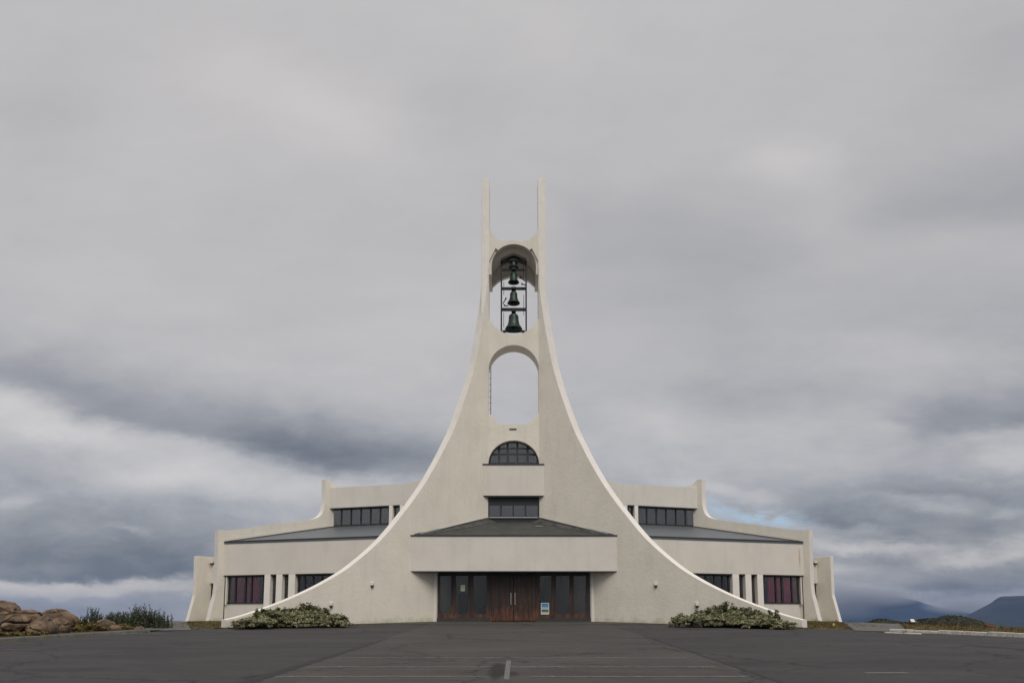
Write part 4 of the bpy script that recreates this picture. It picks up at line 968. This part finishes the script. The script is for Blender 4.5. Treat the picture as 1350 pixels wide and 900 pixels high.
rock('big smooth rounded boulder highest in the middle of the pile', 50, 98, 802.6, 826, 28.8, 2, 13, crag=.6)
rock('rounded pinkish block in front below the smooth boulder', 36, 73, 815.5, 837, 26.4, 1.2, 14, crag=.8)
rock('small wedge of stone right of the rounded block', 68, 92, 813, 832, 27.8, 1.2, 15)
rock('pointed little stone peeking up behind the yellow scrub', 90, 102, 810, 826, 29.0, .7, 19)
rock('pale flat topped rock in the yellow scrub', 125, 151, 816, 831, 29.6, 1.0, 16, crag=.7)
rock('low reddish stone in front of the pale rock', 140, 160, 823, 832, 29.2, .6, 18)
rock('small brown stone at the right end beside the willow bushes', 176, 191, 824, 833, 29.8, .6, 17)
pts = []
for _ in range(16000):
    x = random.uniform(11.5, 34); y = random.uniform(22, 44)
    if y < ytop(x)+.45: continue
    t = (y-28.5)/15.5
    if 12.9+5.7*t-.1 < x < 14.4+7.6*t+.1: continue
    pts.append((x, y))
tufts('verge_grass', pts, .05); tufts('verge_grass', random.sample(pts, 900), .12)
pts = []
for _ in range(9000):
    x = random.uniform(-24, -10.8); y = random.uniform(20, 42)
    if y < ytop(x)+(3.4 if x < -13.6 else .3): continue
    t = (y-29)/15
    if -13.9-7.8*t < x < -12.2-6.6*t: continue
    if x > -15.6-(y-39.5)*.9 and y > 40: continue
    pts.append((x, y))
tufts('verge_grass', pts, .045)
pts = []
for s in SIDES:
    for _ in range(260):
        a = E+V((random.uniform(-.3, 1.0), random.uniform(-.5, -.05), 0)); a.y = E.y+(a.x-E.x)*-fd.y/-fd.x-random.uniform(.05, .3)
        q = M([a], s)[0]; pts.append((q.x, q.y))
    for _ in range(300):
        a = V((random.uniform(-15.4, -12.2), random.uniform(31, 38.5), 0)); q = M([a], s)[0]; pts.append((q.x, q.y))
tufts('verge_grass', pts, .07)
# dirt strip behind left kerb
bm = bmesh.new(); prev = None
for p, q in zip(KL, KL[1:]):
    for i in range(8):
        c = p.lerp(q, i/8); d = (q-p).normalized(); nn = V((-d.y, d.x, 0)); w_ = 1.35+.3*noise.noise(V((c.x, c.y, 0)))
        r = [bm.verts.new(gp(*(c+nn*(.18+w_*j/3))[:2], .045)) for j in range(4)]
        if prev:
            for j in range(3): bm.faces.new((prev[j], prev[j+1], r[j+1], r[j]))
        prev = r
tag(link('soil_strip', bm, 'soil'), kind='structure')
# right: low heath covered mounds, far sheds, info panel, marker
def mound(label, u0, u1, vt, Y, seed):
    a, b = onY(u0, 820, Y), onY(u1, 820, Y); t = onY((u0+u1)/2, vt, Y); zb = zg((a.x+b.x)/2, Y)-.3
    root = empty('heath_mound', ((a.x+b.x)/2, Y, zb), label=label, cat='mound', group='dark mounds beyond the right verge')
    rx = (b.x-a.x)/2; h = t.z-zb; bm = bmesh.new(); bmesh.ops.create_icosphere(bm, subdivisions=5, radius=1.)
    for v_ in bm.verts:
        p = v_.co.copy(); sgn = 1 if p.z > 0 else -1
        p.z = sgn*abs(p.z)**1.0; n_ = noise.fractal(p*1.5+V((seed, 0, 0)), 1., 2., 5)
        p = V((p.x*rx*(1+.06*n_), p.y*3.0, max(p.z, -.1)*h*(1+.14*n_))); v_.co = p+V(((a.x+b.x)/2, Y, zb))
    link('rock_core', bm, 'soil', root, smooth=True)
    vs, fs = [], []
    for _ in range(3600):
        d = rdir(); d.z = abs(d.z); n_ = noise.fractal(d*1.5+V((seed, 0, 0)), 1., 2., 5)
        p = V((d.x*rx*(1+.06*n_), d.y*3.0, d.z*h*(1+.14*n_)))*random.uniform(.98, 1.04)+V(((a.x+b.x)/2, Y, zb)); s_ = random.uniform(.08, .2)
        add_leaf(vs, fs, p, (d+rdir()*.7).normalized(), s_, s_*.6)
    link('foliage', mesh_from('foliage', vs, fs), 'heath_leaf', root)
mound('long low dark mound nearest the church on the right', 1136, 1192, 817.2, 52, 1)
mound('small dark mound behind the slanted panel', 1180, 1216, 819.5, 50, 2)
mound('rounded dark mound between the panel and the largest one', 1206, 1242, 815.5, 53, 3)
mound('largest and highest dark mound at the right', 1232, 1286, 812.6, 54, 4)
mound('very low dark hump beside the outer right buttress', 1098, 1140, 820, 52, 5)
ip = empty('information_panel', onY(1203, 822, 40), label='slanted white topped information panel on a dark stand in the right grass', cat='sign')
c = onY(1201.5, 817.3, 40); g_ = gp(c.x, 40)
bm = bmesh.new(); add_prism(bm, [(c.x-.13, 39.75, c.z-.07), (c.x+.10, 39.80, c.z-.07), (c.x+.18, 40.1, c.z+.07), (c.x-.04, 40.05, c.z+.07)], (0, .02, -.03)); link('panel', bm, 'lamp_white', ip)
bm = bmesh.new(); add_prism(bm, [(c.x-.16, 39.78, c.z-.12), (c.x+.26, 39.84, c.z-.12), (c.x+.32, 40.15, c.z+.085), (c.x-.06, 40.1, c.z+.085)], (0, .03, -.06)); link('frame', bm, 'dark_trim', ip)
for dx in (-.10, .17): tube('leg', (c.x+dx, 39.95, g_.z-.1), (c.x+dx, 39.95, c.z-.06), .05, 'dark_trim', ip)
hy = gnd(1110.5, 828); hy = gp(hy.x, 31.5)
bm = bmesh.new(); add_lathe(bm, (hy.x, hy.y, hy.z), [(.0, 0), (.035, 0), (.035, .10), (.05, .11), (.05, .13), (.03, .16), (0, .18)], 12); add_tube(bm, (hy.x-.05, hy.y, hy.z+.08), (hy.x+.05, hy.y, hy.z+.08), .018, 8)
o = tag(link('water_valve', bm, 'hydrant_yellow'), 'tiny yellow valve post in the grass by the outer right buttress', 'valve post')
for lb_, u0, u1, vt, hm in (('low reddish shed on the far shore at the right', 1297, 1304, 819.5, 'brick_red'), ('second reddish shed right of the other on the far shore', 1305, 1313, 821.0, 'brick_red'), ('tiny white house on the far shore left of the reddish sheds', 1287, 1293, 821.5, 'house_white')):
    Y = 420; a, b = onY(u0, 825, Y), onY(u1, vt+1.5, Y); rid = onY(u0, vt-.3, Y).z
    r = empty('shed', (a.x, Y, a.z-4), label=lb_, cat='shed')
    box('wall', (a.x, Y, a.z-3), (b.x, Y+4, b.z), hm, r)
    prism('roof', [(a.x-.1, Y-.2, b.z+.01), (a.x-.1, Y+4.2, b.z+.01), (a.x-.1, Y+2, rid+.3)], (b.x-a.x+.2, 0, 0), 'dark_trim', r)
bm = bmesh.new(); bmesh.ops.create_icosphere(bm, subdivisions=4, radius=1)
p = onY(1300, 826.5, 424)
for v_ in bm.verts: v_.co = V((v_.co.x*14, v_.co.y*12, v_.co.z*3*(1+.2*noise.noise(v_.co*2))))+V((p.x, 424, p.z-2.2))
tag(link('far_bank', bm, 'ground_turf', smooth=True), kind='structure')
# ------------------------------------------------------------------ haze
def haze():
    m = bpy.data.materials.new('air_haze'); m.use_nodes = True; t = NT(m.node_tree); t.n.clear()
    pv = t.new('ShaderNodeVolumePrincipled'); pv.inputs['Color'].default_value = (.20, .43, .92, 1); pv.inputs['Density'].default_value = 2.9e-5
    o = t.new('ShaderNodeOutputMaterial'); t.l.new(pv.outputs[0], o.inputs['Volume']); MATS['air_haze'] = m
    bm = bmesh.new(); add_box(bm, (-18500, -18500, -28.5), (18500, 18500, 620)); tag(link('haze', bm, 'air_haze'), kind='stuff')
haze()
def shower():
    m = bpy.data.materials.new('rain_veil'); m.use_nodes = True; t = NT(m.node_tree); t.n.clear()
    pv = t.new('ShaderNodeVolumePrincipled'); pv.inputs['Color'].default_value = (.88, .88, .9, 1); pv.inputs['Density'].default_value = 2.6e-4
    o = t.new('ShaderNodeOutputMaterial'); g = t.new('ShaderNodeTexCoord').outputs['Generated']
    q = t.mapping(g, (-1, -1, -1), (0, 0, 0), (2, 2, 2)); ln = t.new('ShaderNodeVectorMath', operation='LENGTH'); t.l.new(q, ln.inputs[0])
    t.put(pv.inputs['Density'], t.mr(ln.outputs['Value'], .05, .95, 3e-3, 0, True))
    t.l.new(pv.outputs[0], o.inputs['Volume']); MATS['rain_veil'] = m
    for (u, v, ru, rv, Y, ry, tilt) in ((1108, 800, 60, 44, 12300, 1000, .45), (1160, 786, 70, 16, 12000, 900, -.25), (1275, 798, 60, 16, 13000, 900, -.2)):
        c = onY(u, v, Y); k = Y/F; bm = bmesh.new(); bmesh.ops.create_icosphere(bm, subdivisions=4, radius=1)
        for v_ in bm.verts:
            p = v_.co*(1+.15*noise.noise(v_.co*1.5+V((u, 0, 0)))); x, z = p.x*ru*k, p.z*rv*k
            v_.co = V((c.x+x-z*tilt, Y+p.y*ry, max(c.z+z-x*tilt*.2, -24.5)))
        tag(link('rain_veil', bm, 'rain_veil'), kind='stuff')
shower()
S.cycles.max_bounces = 6; S.cycles.transparent_max_bounces = 12; S.cycles.volume_bounces = 0
S.cycles.use_denoising = True
